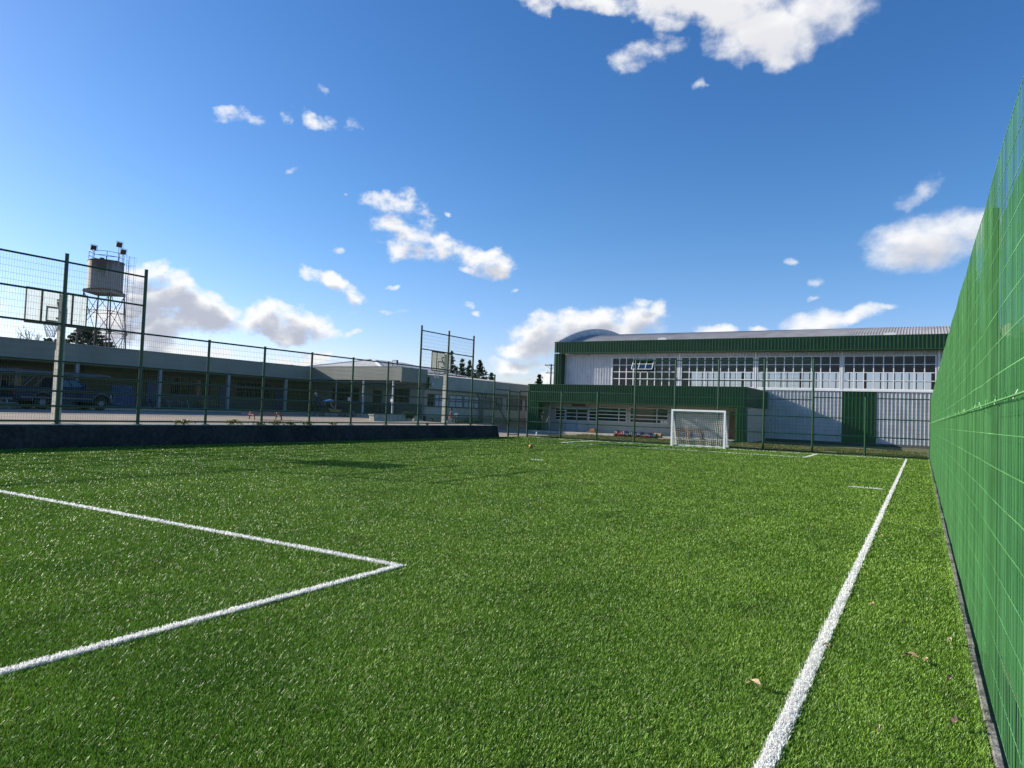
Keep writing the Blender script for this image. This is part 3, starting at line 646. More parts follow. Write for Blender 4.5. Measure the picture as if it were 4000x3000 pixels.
# curved gable parapet at the left end and the ribbed barrel roof
ys = [59.2 + 26.6 * i / 28 for i in range(29)]
MB().prism([(-30.4, y, max(8.455, arc(y))) for y in ys] + [(-30.4, 85.8, 7.9), (-30.4, 59.31, 7.9)], (.30, 0, 0)).build('gable_parapet', mat('gable_sheet', (.50, .52, .53), .5, var=.15, scale=1, col2=(.38, .40, .42), c2scale=1.5), gym)
rv = []; rfc = []; px = []; t = -30.09
while t < GX1:
    for dt, d in ((0, 0), (.13, 0), (.155, .02), (.185, .02), (.21, 0)): px.append((t + dt, d))
    t += .21
rows = [59.35 + 26.3 * i / 22 for i in range(23)]
for y in rows:
    sl = (y - 72.5) / 35
    for x, d in px: rv.append((x, y + d * sl, arc(y, -.66 if y > 60 else -.62) + d))
n = len(px)
for j in range(len(rows) - 1):
    for i in range(n - 1): rfc.append((j * n + i, j * n + i + 1, (j + 1) * n + i + 1, (j + 1) * n + i))
q = MB(); q.v = rv; q.f = rfc; q.build('roof', roof_sheet, gym)
for (x, y) in ((-20.6, 61.6), (-2.25, 61.6)):
    z = arc(y, -.66)
    MB().prism([(x - .45, y - .2, z - .1), (x + .45, y - .2, z - .1), (x + .5, y - .2, z + .16), (x + .2, y - .2, z + .26), (x - .3, y - .2, z + .22)], (0, .5, 0)).build('roof_vent', mat('vent_grey', (.62, .63, .62), .5), gym)
# shell and interior seen through the panes
ins = mat('gym_inside', (.07, .07, .075), .9, var=.2); s = MB()
s.box(-30.38, -30.1, GY + .15, 85.6, 0, 8.3).box(GX1 - .2, GX1 - .01, GY + .15, 85.6, 0, 8.3)
s.box(-30.1, GX1 - .2, 85.4, 85.6, 0, 5.45).box(-30.1, GX1 - .2, 85.4, 85.6, 7.35, 8.3)
for a, b in zip([-30.1] + [w_[1] * 1.0 for w_ in wins], [w_[0] for w_ in wins] + [GX1 - .2]):
    if b - a > .05: s.box(a, b, 85.41, 85.59, 5.451, 7.349)
for (a, b) in wins:
    for k in range(1, 9, 1):
        x = a + (b - a) * k / 9; s.box(x - .05, x + .05, 85.45, 85.55, 5.451, 7.349)
    s.box(a, b, 85.46, 85.54, 6.36, 6.44)
s.build('inner_wall', ins, gym)
MB().box(-30.1, GX1 - .2, GY + .15, 85.4, -.02, .06).build('inner_floor', mat('gym_floor', (.06, .045, .03), .6), gym)

# ------------------------------------------------------------------ low annex in front of the gym
AY = 52.0; AX0, AX1 = -29.1, -11.0
an = thing('gym_annex', (-20, 55, 0), 'low annex with green ribbed fascia and shuttered windows in front of the gymnasium', 'building')
q = corr(MB(), (AX0, AY), (1, 0, 0), (0, -1, 0), AX1 - AX0, 2.62, 4.02, .2, .055)
q.box(AX0, AX1, AY + .002, AY + .08, 2.63, 4.0)
corr(q, (AX1, AY), (0, 1, 0), (1, 0, 0), GY - AY - .06, 2.62, 4.02, .2, .055); q.box(AX1 - .08, AX1 - .002, AY + .085, GY - .06, 2.63, 4.0)
corr(q, (AX0, GY - .06), (0, -1, 0), (-1, 0, 0), GY - AY - .06, 2.62, 4.02, .2, .055)
q.build('fascia', green_sheet, an)
MB().box(AX0 - .06, AX1 + .06, AY - .06, AY + .1, 4.021, 4.06).box(AX1 - .1, AX1 + .06, AY + .101, GY - .06, 4.021, 4.06).box(AX0 - .03, AX1 + .03, AY - .055, AY + .1, 2.575, 2.618).build('fascia_cap', green_sheet, an)
MB().box(AX0 + .1, AX1 - .1, AY + .1, GY - .08, 3.85, 3.99).build('roof', roof_sheet, an)
MB().box(AX0 + .05, AX1 - .05, AY + .085, 54.0, 2.52, 2.57).build('soffit', soffit, an)
for x0, x1 in ((AX0 + .02, AX0 + 1.05), (AX1 - .74, AX1 - .01)):
    q = corr(MB(), (x0, AY), (1, 0, 0), (0, -1, 0), x1 - x0, 0, 2.57, .2, .055); q.box(x0, x1, AY + .003, AY + .75, 0, 2.57); q.build('pier', green_sheet, an)
MB().box(-28.9, AX1 - .12, 54.0, 54.3, 0, 3.8).build('wall', annex_render, an)
MB().box(-28.95, -28.75, AY + .76, 53.98, 0, 2.51).build('side_wall', cream_render, an)
MB().box(AX1 - .25, AX1 - .06, AY + .76, GY - .09, 0, 2.6).build('side_wall', cream_render, an)
def louvre(x0, x1, z0, z1, bars, vert=(), open_=None):
    o = MB(); f = .05; y0, y1 = 53.93, 53.998
    o.box(x0, x1, y0, y1, z1 - f, z1).box(x0, x1, y0, y1, z0, z0 + f).box(x0, x0 + f, y0, y1, z0 + f, z1 - f).box(x1 - f, x1, y0, y1, z0 + f, z1 - f)
    for k in range(1, bars): z = z0 + (z1 - z0) * k / bars; o.box(x0 + f, x1 - f, y0 - .01, y1 - .02, z - .03, z + .03)
    for x in vert: o.box(x - .03, x + .03, y0 + .003, y1 - .01, z0 + f, z1 - f)
    w_ = o.build('window', white_paint, an)
    MB().box(x0 + .02, x1 - .02, 53.965, 53.997, z0 + .02, z1 - .02).build('pane', dark_glass, w_)
    return w_
louvre(-27.45, -26.45, 1.06, 2.14, 4)
louvre(-24.28, -23.52, 1.06, 2.2, 4)
louvre(-23.45, -20.87, 1.1, 2.26, 4, (-21.55,))
wn = louvre(-20.6, -17.35, 1.1, 2.33, 4, (-18.3,))
for a in (-17.98, -17.70): MB().box(a, a + .25, 53.92, 53.926, 1.17, 1.34).build('paper_notice', mat('paper', (.75, .76, .78), .8, var=.03), wn)
dd = MB().box(-26.4, -24.33, 53.90, 53.998, 2.05, 2.2); dl = mat('door_grey', (.40, .43, .46), .55)
for a in (-26.4, -25.40, -24.40): dd.box(a, a + .07, 53.90, 53.998, .1, 2.05)
dd = dd.build('door', dl, an)
for a in (-26.32, -25.32):
    MB().box(a, a + .9, 53.94, 53.99, .1, 1.05).build('door_panel', dl, dd)
    MB().box(a, a + .9, 53.955, 53.99, 1.06, 2.045).build('pane', dark_glass, dd)
    q = MB()
    for z in (1.06, 1.4, 1.72): q.box(a, a + .9, 53.93, 53.954, z - .025, z + .025)
    q.build('door_bar', white_paint, dd)
MB().box(-25.48, -25.43, 53.86, 53.90, .95, 1.1).build('handle', white_paint, dd)
MB().box(-25.9, -24.6, 53.95, 53.998, 2.30, 2.44).build('sign_board', mat('dark_red_board', (.10, .02, .018), .6), an)
q = MB()
for k in range(6): q.box(-12.6 + k * .105, -12.6 + k * .105 + .1, 53.93, 53.998, .05, 2.2)
q.build('wooden_door', mat('varnished_door', (.16, .06, .022), .5, var=.25, scale=6), an)
MB().box(-28.7, AX1 - .8, 51.1, 53.92, -.05, .13).build('porch_slab', pale_concrete, an)
MB().tube((-27.9, 53.8, .13), (-27.9, 53.8, 2.5), .04, 8).build('downpipe', white_paint, an)

# ------------------------------------------------------------------ school row on the left
SX = -46.0; SY1 = 43.4
sb = thing('school_building', (-48, 25, 1), 'long low school block with grey parapet and open pillared corridor', 'building')
steel_dark = mat('window_steel', (.06, .07, .07), .5)
q = MB().box(SX - .14, SX, -22, SY1 + .02, 3.66, 4.85); q.box(SX - .139, -36.15, SY1, SY1 + .14, 3.80, 4.92); q.box(-36.15, -36.0, SY1 + .001, 46.8, 3.72, 4.90); q.build('parapet', grey_render, sb)
MB().box(SX - .17, SX + .03, -22, SY1 - .03, 4.851, 4.89).box(SX + .031, -35.98, SY1 - .03, SY1 + .16, 4.921, 4.955).build('parapet_cap', mat('cap_flashing', (.28, .32, .32), .5), sb)
MB().box(-56, SX - .15, -22, 56, 4.30, 4.44).box(SX - .149, -36.16, SY1 + .15, 56, 4.30, 4.44).build('roof', roof_sheet, sb)
MB().box(-49.4, SX - .15, -22, 56, 3.62, 3.70).box(SX - .149, -36.3, SY1 + .15, 56, 3.62, 3.70).build('corridor_ceiling', soffit, sb)
def zc(x, y): return cz(x, y)
for y in (1.0, 6.6, 12.2, 18.0, 23.77, 29.35, 34.95, 40.57):
    MB().box(SX - .22, SX - .02, y - .1, y + .1, .9, 3.655).build('pillar', mat('grey_pillar', (.25, .265, .26), .7), sb)
for x in (-43.2, -40.1, -36.9):
    MB().tube((x, SY1 + .1, .85), (x, SY1 + .1, 3.79), .075, 12).build('pillar', mat('pale_pillar', (.5, .5, .48), .6) if x > -41 else grey_render, sb)
olive = mat('olive_wall', (.085, .085, .045), .85, var=.15); dado = mat('teal_dado', (.06, .085, .08), .8, var=.15)
MB().box(-49.7, -49.4, -22, 56, 1.92, 4.29).build('corridor_wall', olive, sb)
MB().box(-49.7, -49.385, -22, 56, .8, 1.918).build('dado_wall', dado, sb)
def dark_window(x, y0, y1, z0, z1, nx, split, par, axis='Y', pm=None, out=1):
    f = MB(); t = .035
    def B(a0, a1, d0, d1, c0, c1): f.box(x + d0, x + d1, a0, a1, c0, c1) if axis == 'Y' else f.box(a0, a1, x - d1, x - d0, c0, c1)
    B(y0, y1, 0, .05, z1 - t * 2, z1); B(y0, y1, 0, .05, z0, z0 + t * 2); B(y0, y0 + t * 2, 0, .05, z0, z1) if False else B(y0, y0 + t * 2, .001, .049, z0 + t * 2, z1 - t * 2); B(y1 - t * 2, y1, .001, .049, z0 + t * 2, z1 - t * 2)
    for k in range(1, nx): y = y0 + (y1 - y0) * k / nx; B(y - t, y + t, .002, .046, z0 + t * 2, z1 - t * 2)
    if split: z = z0 + (z1 - z0) * split; B(y0 + t * 2, y1 - t * 2, .004, .054, z - t * 1.2, z + t * 1.2)
    o = f.build('window', steel_dark, par); p = MB()
    ys_ = [y0 + (y1 - y0) * k / nx for k in range(nx + 1)]
    for a, b in zip(ys_, ys_[1:]): p.box(x + .005, x + .02, a + .02, b - .02, z0 + .04, z1 - .04) if axis == 'Y' else p.box(a + .02, b - .02, x - .02, x - .005, z0 + .04, z1 - .04)
    p.build('pane', pm or dark_glass, o); return o
for y0 in (-4, 1.5, 7, 13.2, 18.7, 32.2, 38.2):
    dark_window(-49.38, y0, y0 + 3.6, 1.95, 3.3, 4, .62, sb)
for y0 in (11.6, 24.3, 30.4, 36.6, 42.2):
    d = MB().box(-49.36, -49.32, y0, y0 + 1.0, 1.0, 3.05).build('door', mat('blue_door', (.03, .05, .12), .5), sb)
    MB().tube((-49.31, y0 + .85, 2.0), (-49.27, y0 + .85, 2.0), .03, 8).build('handle', steel_dark, d)
# the block that steps out towards the yard
MB().box(-49.39, -36.35, 46.4, 46.6, 2.0, 4.29).build('block_wall', mat('block_wall_grey', (.25, .27, .25), .85, var=.12), sb)
MB().box(-49.38, -36.34, 46.38, 46.62, .0, 1.998).build('dado_wall', dado, sb)
MB().box(-49.38, SX - .12, -22, 46.3, .6, .998).box(SX - .119, -36.3, SY1 - .1, 46.3, .6, .998).build('corridor_floor', concrete, sb)
dark_window(46.37, -39.4, -37.5, 2.05, 3.25, 3, .0, sb, 'X'); dark_window(46.37, -46.5, -43.2, 2.05, 3.25, 4, .6, sb, 'X')
d = MB().box(-41.6, -40.6, 46.33, 46.375, .9, 3.05).build('door', mat('brown_black_door', (.035, .03, .028), .5), sb); MB().tube((-40.75, 46.33, 1.95), (-40.75, 46.28, 1.95), .03, 8).build('handle', steel_dark, d)
MB().box(-36.6, -36.35, 46.62, 56, 0, 4.29).build('side_wall', grey_render, sb)
MB().box(-41.62, -41.4, 43.3, 43.37, 2.02, 2.32).box(-37.04, -36.78, SY1 - .02, SY1 + .02, 2.05, 2.3).build('notice_board', mat('paper', (.75, .76, .78), .8), sb)
for y in (39.5, 42.8): MB().tube((-48, y, 4.4), (-48, y, 4.96), .1, 10).tube((-48, y, 4.96), (-48, y, 5.05), .15, 10).build('roof_vent', mat('vent_grey', (.62, .63, .62), .5), sb)
# pale hipped roof showing above the parapet
pr = MB(); A = Vector((-45.0, 50, 6.1)); B_ = Vector((-44.6, 54, 6.1)); e = [Vector((-50.2, 45.2, 4.95)), Vector((-39.6, 45.2, 4.95)), Vector((-39.4, 58, 4.95)), Vector((-50.2, 58, 4.95))]
pr.quad(e[0], e[1], A).quad(e[1], e[2], B_, A).quad(e[2], e[3], B_).quad(e[3], e[0], A, B_); pr.box(-50.0, -39.7, 45.4, 57.8, 4.45, 4.94)
pr.build('hipped_roof', mat('pale_roof', (.52, .50, .46), .6, var=.15, scale=3), sb)
MB().bar(e[1] + Vector((0, 0, .03)), A + Vector((0, 0, .03)), .22, .06).bar(e[0] + Vector((0, 0, .03)), A + Vector((0, 0, .03)), .22, .06).build('ridge_cap', white_paint, sb)
def floodlight(loc, rz, label):
    r = thing('floodlight', loc, label, 'floodlight', 'floodlights on the school parapet'); x, y, z = loc
    MB().box(x - .24, x + .24, y - .07, y + .09, z - .16, z + .18).build('housing', black_metal, r)
    MB().box(x - .20, x + .20, y - .08, y - .071, z - .12, z + .14).build('lens', mat('lamp_lens', (.55, .58, .6), .15), r)
    MB().box(x - .27, x - .245, y - .02, y + .02, z - .3, z + .04).box(x + .245, x + .27, y - .02, y + .02, z - .3, z + .04).box(x - .27, x + .27, y - .02, y + .02, z - .325, z - .301).build('bracket', black_metal, r)
    r.rotation_euler.z = rz
floodlight((-36.75, 43.42, 5.27), 0, 'floodlight standing on the grey parapet corner, facing the yard')
fl = thing('floodlight', (-35.6, 46.9, 3.7), 'floodlight on a bent bracket arm on the wall below the parapet end', 'floodlight', 'floodlights on the school parapet')
MB().path([(-36.0, 46.75, 3.62), (-35.7, 46.75, 3.62), (-35.5, 46.8, 3.78), (-35.3, 46.85, 3.78)], .03, 8).build('bracket', black_metal, fl)
MB().box(-35.42, -35.12, 46.62, 47.0, 3.52, 3.84).build('housing', mat('lamp_grey', (.3, .31, .32), .4), fl); MB().box(-35.4, -35.14, 46.605, 46.619, 3.54, 3.82).build('lens', mat('lamp_lens', (.55, .58, .6), .15), fl)

# classroom wing running away to the gym annex
wg = thing('classroom_wing', (-38, 55, 0), 'classroom wing with cream walls, grey fascia and a row of curtained windows', 'building')
WX = -36.1
MB().box(WX - .3, WX, 46.9, 66, -.1, 3.3).build('wall', cream_render, wg)
MB().box(WX - .29, WX + .03, 46.9, 66, -.1, .98).build('dado_wall', grey_render, wg)
MB().box(WX + .001, WX + .40, 46.82, 66, 3.25, 3.31).build('soffit', soffit, wg)
MB().box(WX + .28, WX + .40, 46.82, 66, 3.311, 4.46).build('fascia', mat('wing_fascia', (.39, .41, .35), .8, var=.1, scale=.6, col2=(.32, .34, .30), c2scale=.25, c2amt=.5), wg)
q = MB(); 
for k in range(75): y = 46.82 + k * .257; q.quad((WX + .42, y, 4.47), (WX + .42, y + .17, 4.47), (-43, y + .17, 5.15), (-43, y, 5.15)).quad((WX + .42, y + .17, 4.47), (WX + .42, y + .257, 4.49 + (k % 9 == 0) * .03), (-43, y + .257, 5.17), (-43, y + .17, 5.15))
q.box(-43, WX + .39, 46.83, 66, 4.30, 4.44); q.build('roof', mat('pale_roof', (.52, .50, .46), .6), wg)
curtain = mat('white_curtain', (.50, .51, .52), .8, var=.2, scale=3); dim = mat('dim_curtain', (.16, .17, .18), .4, var=.3, scale=2); purple = mat('purple_pane', (.045, .04, .08), .25)
dark_window(WX + .0, 45.9 + 1.1, 47.9, 1.78, 2.9, 2, .48, wg); dark_window(WX, 48.0, 49.3, 1.78, 2.9, 2, .55, wg, pm=curtain)
for a, b, pm in ((50.1, 52.25, curtain), (52.4, 54.95, curtain), (56.0, 59.2, dim), (60.1, 63.2, purple), (63.9, 65.2, dim)): dark_window(WX, a, b, 1.76, 2.92, 3 if b - a > 2.2 else 2, .52, wg, pm=pm)
for y, z0 in ((54.98, .0), (55.32, .0), (55.65, .0)):
    MB().path([(WX + .08, y, z0), (WX + .08, y, 2.7), (WX + .08 if y < 55.1 else WX + .2, y + (.35 if y > 55.5 else -.4 if y < 55.1 else 0), 3.22)], .045, 8).build('downpipe', mat('pipe_dark', (.12, .125, .11), .6), wg)
MB().tube((-38.6, 54.6, 4.7), (-38.6, 54.6, 5.2), .07, 8).tube((-38.6, 54.6, 5.2), (-38.6, 54.6, 5.28), .12, 8).build('roof_vent', steel_dark, wg)
MB().tube((-38.2, 47.3, 4.6), (-38.2, 47.3, 5.0), .16, 10).tube((-38.2, 47.3, 5.0), (-38.2, 47.3, 5.12), .24, 10, .1).build('roof_vent', rust_metal, wg)

# ------------------------------------------------------------------ water tower (far behind the row)
TC = Vector((-80, 43.7, 0))
wt = thing('water_tower', TC, 'tall water tower, stained grey tank on a braced steel frame', 'water tower')
def tank_mat():
    m = bpy.data.materials.new('stained_tank'); m.use_nodes = True; nt = m.node_tree; N = nt.nodes.new; L = nt.links.new; b = nt.nodes['Principled BSDF']; b.inputs['Roughness'].default_value = .6
    g = N('ShaderNodeNewGeometry'); mp = N('ShaderNodeMapping'); mp.inputs['Scale'].default_value = (1.6, 1.6, .16); L(g.outputs['Position'], mp.inputs[0])
    n = N('ShaderNodeTexNoise'); n.inputs['Scale'].default_value = 1.0; n.inputs['Detail'].default_value = 6; n.inputs['Roughness'].default_value = .65; L(mp.outputs[0], n.inputs['Vector'])
    sp = N('ShaderNodeSeparateXYZ'); L(g.outputs['Position'], sp.inputs[0])
    h = N('ShaderNodeMapRange'); h.inputs[1].default_value = 13.6; h.inputs[2].default_value = 16.9; h.inputs[3].default_value = -.16; h.inputs[4].default_value = .16; L(sp.outputs['Z'], h.inputs[0])
    a = N('ShaderNodeMath'); L(n.outputs['Fac'], a.inputs[0]); L(h.outputs[0], a.inputs[1])
    r = N('ShaderNodeMapRange'); r.interpolation_type = 'SMOOTHSTEP'; r.inputs[1].default_value = .46; r.inputs[2].default_value = .62; L(a.outputs[0], r.inputs[0])
    mx = N('ShaderNodeMix'); mx.data_type = 'RGBA'; mx.inputs['A'].default_value = (.17, .18, .185, 1); mx.inputs['B'].default_value = (.07, .058, .038, 1); L(r.outputs[0], mx.inputs['Factor']); L(mx.outputs['Result'], b.inputs['Base Color']); return m
MB().lathe(TC, [(1.84, 13.62), (1.84, 13.66), (1.80, 13.67), (1.80, 16.82), (1.86, 16.83), (1.86, 16.9), (.3, 17.05)], 36).build('tank', tank_mat(), wt)
MB().tube(TC + Vector((-.2, -.4, 17.0)), TC + Vector((-.2, -.4, 17.3)), .25, 12).build('hatch', rust_metal, wt)
ang = R(33); ex = Vector((math.cos(ang), math.sin(ang), 0)); ey = Vector((-math.sin(ang), math.cos(ang), 0))
def tp(a, b, z): return TC + ex * a + ey * b + Vector((0, 0, z))
q = MB(); hs = 1.52
for (a, b), (c, d) in (((-1, -1), (1, -1)), ((1, -1), (1, 1)), ((1, 1), (-1, 1)), ((-1, 1), (-1, -1))): q.bar(tp(a * hs, b * hs, 13.35), tp(c * hs, d * hs, 13.35), .14, .3)
for k in range(-4, 5): q.bar(tp(k * .36, -hs, 13.52), tp(k * .36, hs, 13.52), .1, .14)
q.build('platform', mat('tower_steel_pale', (.16, .155, .145), .6, var=.2), wt)
def leg_at(a, b, z): s = 1.46 + (13.2 - z) * .055; return tp(a * s, b * s, z)
cor = [(-1, -1), (1, -1), (1, 1), (-1, 1)]
for a, b in cor: MB().tube(leg_at(a, b, 0), leg_at(a, b, 13.22), .08, 8).build('leg', rust_metal, wt)
MB().tube(tp(.3, .3, 0), tp(.3, .3, 13.6), .07, 8).build('riser_pipe', rust_metal, wt)
lev = [0.3, 4.6, 8.9, 13.1]
for (a, b), (c, d) in zip(cor, cor[1:] + cor[:1]):
    for z0, z1 in zip(lev, lev[1:]):
        MB().bar(leg_at(a, b, z0), leg_at(c, d, z1), .05).bar(leg_at(c, d, z0 + .02), leg_at(a, b, z1 + .02), .05).build('cross_brace', rust_metal, wt)
        MB().bar(leg_at(a, b, z1 if z1 < 13 else 11.2), leg_at(c, d, z1 if z1 < 13 else 11.2), .06).build('ring_beam', rust_metal, wt)
for a, b in cor: p = leg_at(a, b, 8.9); MB().ball(p, .26, 10, 6).build('joint_plate', rust_metal, wt)
q = MB(); n = 8; rr = 1.72
pts = [TC + Vector((rr * math.cos(i * 2 * math.pi / n + .3), rr * math.sin(i * 2 * math.pi / n + .3), 0)) for i in range(n)]
for i in range(n):
    a, b = pts[i], pts[(i + 1) % n]
    q.tube(a + Vector((0, 0, 16.9)), a + Vector((0, 0, 17.88)), .03, 6)
    for z in (17.4, 17.86): q.tube(a + Vector((0, 0, z)), b + Vector((0, 0, z)), .028, 6)
q.build('railing', blue_metal, wt)
la = TC + Vector((1.2, 1.75, 0)); q = MB()
for s in (-.22, .22): q.tube(la + Vector((-s * .7, s, 0.3)), la + Vector((-s * .7, s, 17.9)), .025, 5)
for k in range(57): z = .5 + k * .3; q.tube(la + Vector((.154, -.22, z)), la + Vector((-.154, .22, z)), .015, 4, cap=False)
q.build('ladder', blue_metal, wt)
q = MB(); lc = la + Vector((.25, .38, 0))
for k in range(15):
    z = 4 + k * .98; c = [lc + Vector((.38 * math.cos(t), .38 * math.sin(t), z)) for t in [i * math.pi / 5 for i in range(11)]]; q.path(c, .012, 3)
for t in range(6): q.tube(lc + Vector((.38 * math.cos(t), .38 * math.sin(t), 4)), lc + Vector((.38 * math.cos(t), .38 * math.sin(t), 17.7)), .01, 3, cap=False)
q.build('ladder_cage', blue_metal, wt)
rgt = Vector((.485, .874, 0)); bck = Vector((-.874, .485, 0))
for i, (pos, hh) in enumerate(((TC - rgt * 1.35 + bck * .9, 18.5), (TC + rgt * 1.15 - bck * 1.1, 18.85), (TC + rgt * 1.6 + bck * .3, 18.35))):
    b = pos; top = b + Vector((0, 0, hh))
    f = MB().tube(b + Vector((0, 0, 16.9)), top, .03, 6).build('lamp_mast', blue_metal, wt)
    MB().prism([top + Vector((-.25, -.3, -.25)), top + Vector((-.05, -.3, .3)), top + Vector((.1, -.3, .25)), top + Vector((.0, -.3, -.3))], (0, .62, 0)).build('floodlight', black_metal, f)
    MB().path([top + Vector((.1, -.36, -.35)), top + Vector((.1, -.36, .35)), top + Vector((.1, .38, .35)), top + Vector((.1, .38, -.35))], .02, 4).build('bracket', blue_metal, f)

# ------------------------------------------------------------------ pick-up truck in the shade of the corridor
def truck():
    bx, by = -38.0, 19.2; bz = cz(-38.8, 19.5)
    r = thing('pickup_truck', (bx - .85, by, bz), 'dark blue pick-up truck with pole rack, parked in the corridor shade', 'pickup truck')
    blue = mat('dark_blue_paint', (.008, .015, .045), .42, var=.08, spec=.2); grey = mat('grey_trim', (.08, .085, .09), .5); rub = mat('tyre_rubber', (.012, .012, .012), .8)
    W = 1.7; rear, front, rw, fw = 16.72, 21.45, 18.02, 20.92
    def Y(t): return t
    def arch(c, rr, n=9): return [(c + rr * math.cos(t), .38 + rr * math.sin(t)) for t in [math.pi - k * math.pi / n for k in range(n + 1)]]
    low = .42
    prof = [(rear, .52), (rear, 1.13), (19.0 - 0.35, 1.13), (20.15, 1.15), (20.35, 1.11), (21.1, .98), (21.38, .88), (21.42, .55), (21.36, low)]
    bottom = [(fw + .46, low)] + list(reversed([(y, max(low, z)) for y, z in arch(fw, .46)])) + [(fw - .46, low)] + [(rw + .46, low)] + list(reversed([(y, max(low, z)) for y, z in arch(rw, .46)])) + [(rw - .46, low), (rear + .05, .5)]
    poly = prof + bottom
    MB().prism([(bx, y, bz + z) for y, z in poly], (-W, 0, 0)).build('body', blue, r)
    cab = MB(); lo = [(18.62, 1.131), (20.12, 1.151)]; hi = [(18.72, 1.58), (19.55, 1.60)]; mid = [(20.05, 1.16)]
    a = [(bx - .03, 18.62, bz + 1.125), (bx - .03, 20.2, bz + 1.145), (bx - .16, 19.62, bz + 1.60), (bx - .16, 18.72, bz + 1.60)]
    b = [(2 * (bx - W / 2) - x, y, z) for x, y, z in a]
    cab.quad(*a).quad(*reversed(b)).quad(a[3], a[2], b[2], b[3]).quad(a[1], b[1], b[2], a[2]).quad(a[0], a[3], b[3], b[0]); cab.build('cab', blue, r)
    win = MB()
    def on(a, s, t): A = Vector(a[0]).lerp(Vector(a[1]), s); B = Vector(a[3]).lerp(Vector(a[2]), s); return A.lerp(B, t)
    for pts, o in ((a, .006), (b, -.006)):
        for s0, s1 in ((.05, .50), (.55, .92)): win.quad(*[on(pts, s, t) + Vector((o, 0, .002)) for s, t in ((s0, .12), (s1, .12), (s1, .86), (s0, .86))])
    win.build('side_window', mat('car_glass', (.05, .07, .085), .06, spec=.7), r)
    f = [a[1], b[1], b[2], a[2]]; MB().quad(*[on(f, s, t) + Vector((0, .008, .006)) for s, t in ((.07, .1), (.93, .1), (.93, .9), (.07, .9))]).build('windscreen', mat('car_glass', (.05, .07, .085), .06), r)
    for y in (rw, fw):
        for s in (0, 1):
            x0 = bx + .0 if s == 0 else bx - W; sg = -1 if s == 0 else 1
            w = MB().lathe((x0 + sg * .01, y, bz + .365), [(.2, 0), (.33, 0), (.365, sg * .03), (.365, sg * .2), (.33, sg * .23), (.2, sg * .23)], 24, 'X').build('wheel', rub, r)
            rim = MB().lathe((x0 + sg * .012, y, bz + .365), [(.03, sg * -.008), (.05, sg * -.008), (.2, sg * .002), (.2, sg * .02)], 18, 'X')
            for k in range(6): t = k * math.pi / 3; rim.bar((x0 - sg * .004, y + .05 * math.cos(t), bz + .365 + .05 * math.sin(t)), (x0 - sg * .004, y + .19 * math.cos(t), bz + .365 + .19 * math.sin(t)), .014, .05, up=(1, 0, 0))
            rim.build('rim', mat('alloy_rim', (.2, .2, .21), .35), w)
            q = MB(); pts = [(x0 - sg * .012, y + .49 * math.cos(t), bz + .38 + .49 * math.sin(t)) for t in [R(5) + k * R(170) / 10 for k in range(11)]]; q.path(pts, .035, 6); q.build('wheel_arch', grey, r)
    MB().box(bx - W + .05, bx - .05, front, front + .12, bz + .42, bz + .62).build('front_bumper', grey, r)
    MB().box(bx - W + .1, bx - .1, rear - .14, rear - .005, bz + .42, bz + .58).build('rear_bumper', grey, r)
    for x in (bx - .3, bx - W + .08): MB().box(x, x + .22, front - .04, front + .03, bz + .68, bz + .84).build('headlight', mat('lamp_lens', (.55, .58, .6), .15), r)
    for x in (bx - .12, bx - W + .02): MB().box(x, x + .10, rear - .02, rear - .001, bz + .7, bz + 1.02).build('tail_light', mat('red_lens', (.25, .02, .02), .2), r)
    MB().box(bx - .0, bx + .012, 19.28, 19.32, bz + .96, bz + 1.0).box(bx, bx + .015, 19.12, 19.26, bz + .985, bz + 1.01).build('door_handle', black_metal, r)
    MB().box(bx, bx + .008, rear + .3, 20.42, bz + .555, bz + .64).build('side_moulding', grey, r)
    for s in (0, 1): x = bx if s == 0 else bx - W; sg = 1 if s == 0 else -1; MB().box(x + min(0, sg * .2), x + max(0, sg * .2), 19.98, 20.06, bz + 1.15, bz + 1.32).build('wing_mirror', black_metal, r)
    q = MB(); st = mat('rack_tube', (.14, .145, .15), .45)
    for x in (bx - .08, bx - W + .08):
        q.tube((x, 16.8, bz + 1.12), (x, 16.8, bz + 1.85), .025, 6).tube((x, 17.15, bz + 1.12), (x, 17.75, bz + 1.8), .02, 6).tube((x, 17.6, bz + 1.12), (x, 18.2, bz + 1.8), .02, 6).tube((x, 18.5, bz + 1.12), (x, 18.5, bz + 1.82), .025, 6).tube((x, 20.6, bz + 1.6), (x, 20.6, bz + 1.83), .02, 6) if False else q.tube((x, 16.8, bz + 1.12), (x, 16.8, bz + 1.85), .025, 6).tube((x, 17.15, bz + 1.12), (x, 17.75, bz + 1.8), .02, 6).tube((x, 17.6, bz + 1.12), (x, 18.2, bz + 1.8), .02, 6).tube((x, 18.5, bz + 1.12), (x, 18.5, bz + 1.82), .025, 6)
        q.tube((x, 16.0, bz + 1.88), (x, 21.4, bz + 1.84), .03, 6)
    for y in (16.8, 18.5, 19.4): q.tube((bx - .08, y, bz + 1.83), (bx - W + .08, y, bz + 1.83), .022, 6)
    q.build('ladder_rack', st, r)
    r.location = (-44.75, 22.15, .765); r.scale = (1.13, 1.15, 1.15)
    return r
truck()
LX2, LY2 = -38.6, 16.9
poles = thing('pole_bundle', (-44.5, 21.0, 2.95), 'bundle of long dark poles tied on top of the pick-up rack', 'poles', 'loose building material')
for k in range(5):
    x = -43.95 - k * .15; MB().tube((x, 17.3 + .2 * k, 2.99), (x, 24.4 + .15 * (k % 3), 2.95), .04, 8).build('pole', mat('dark_pole', (.07, .07, .08), .5), poles)

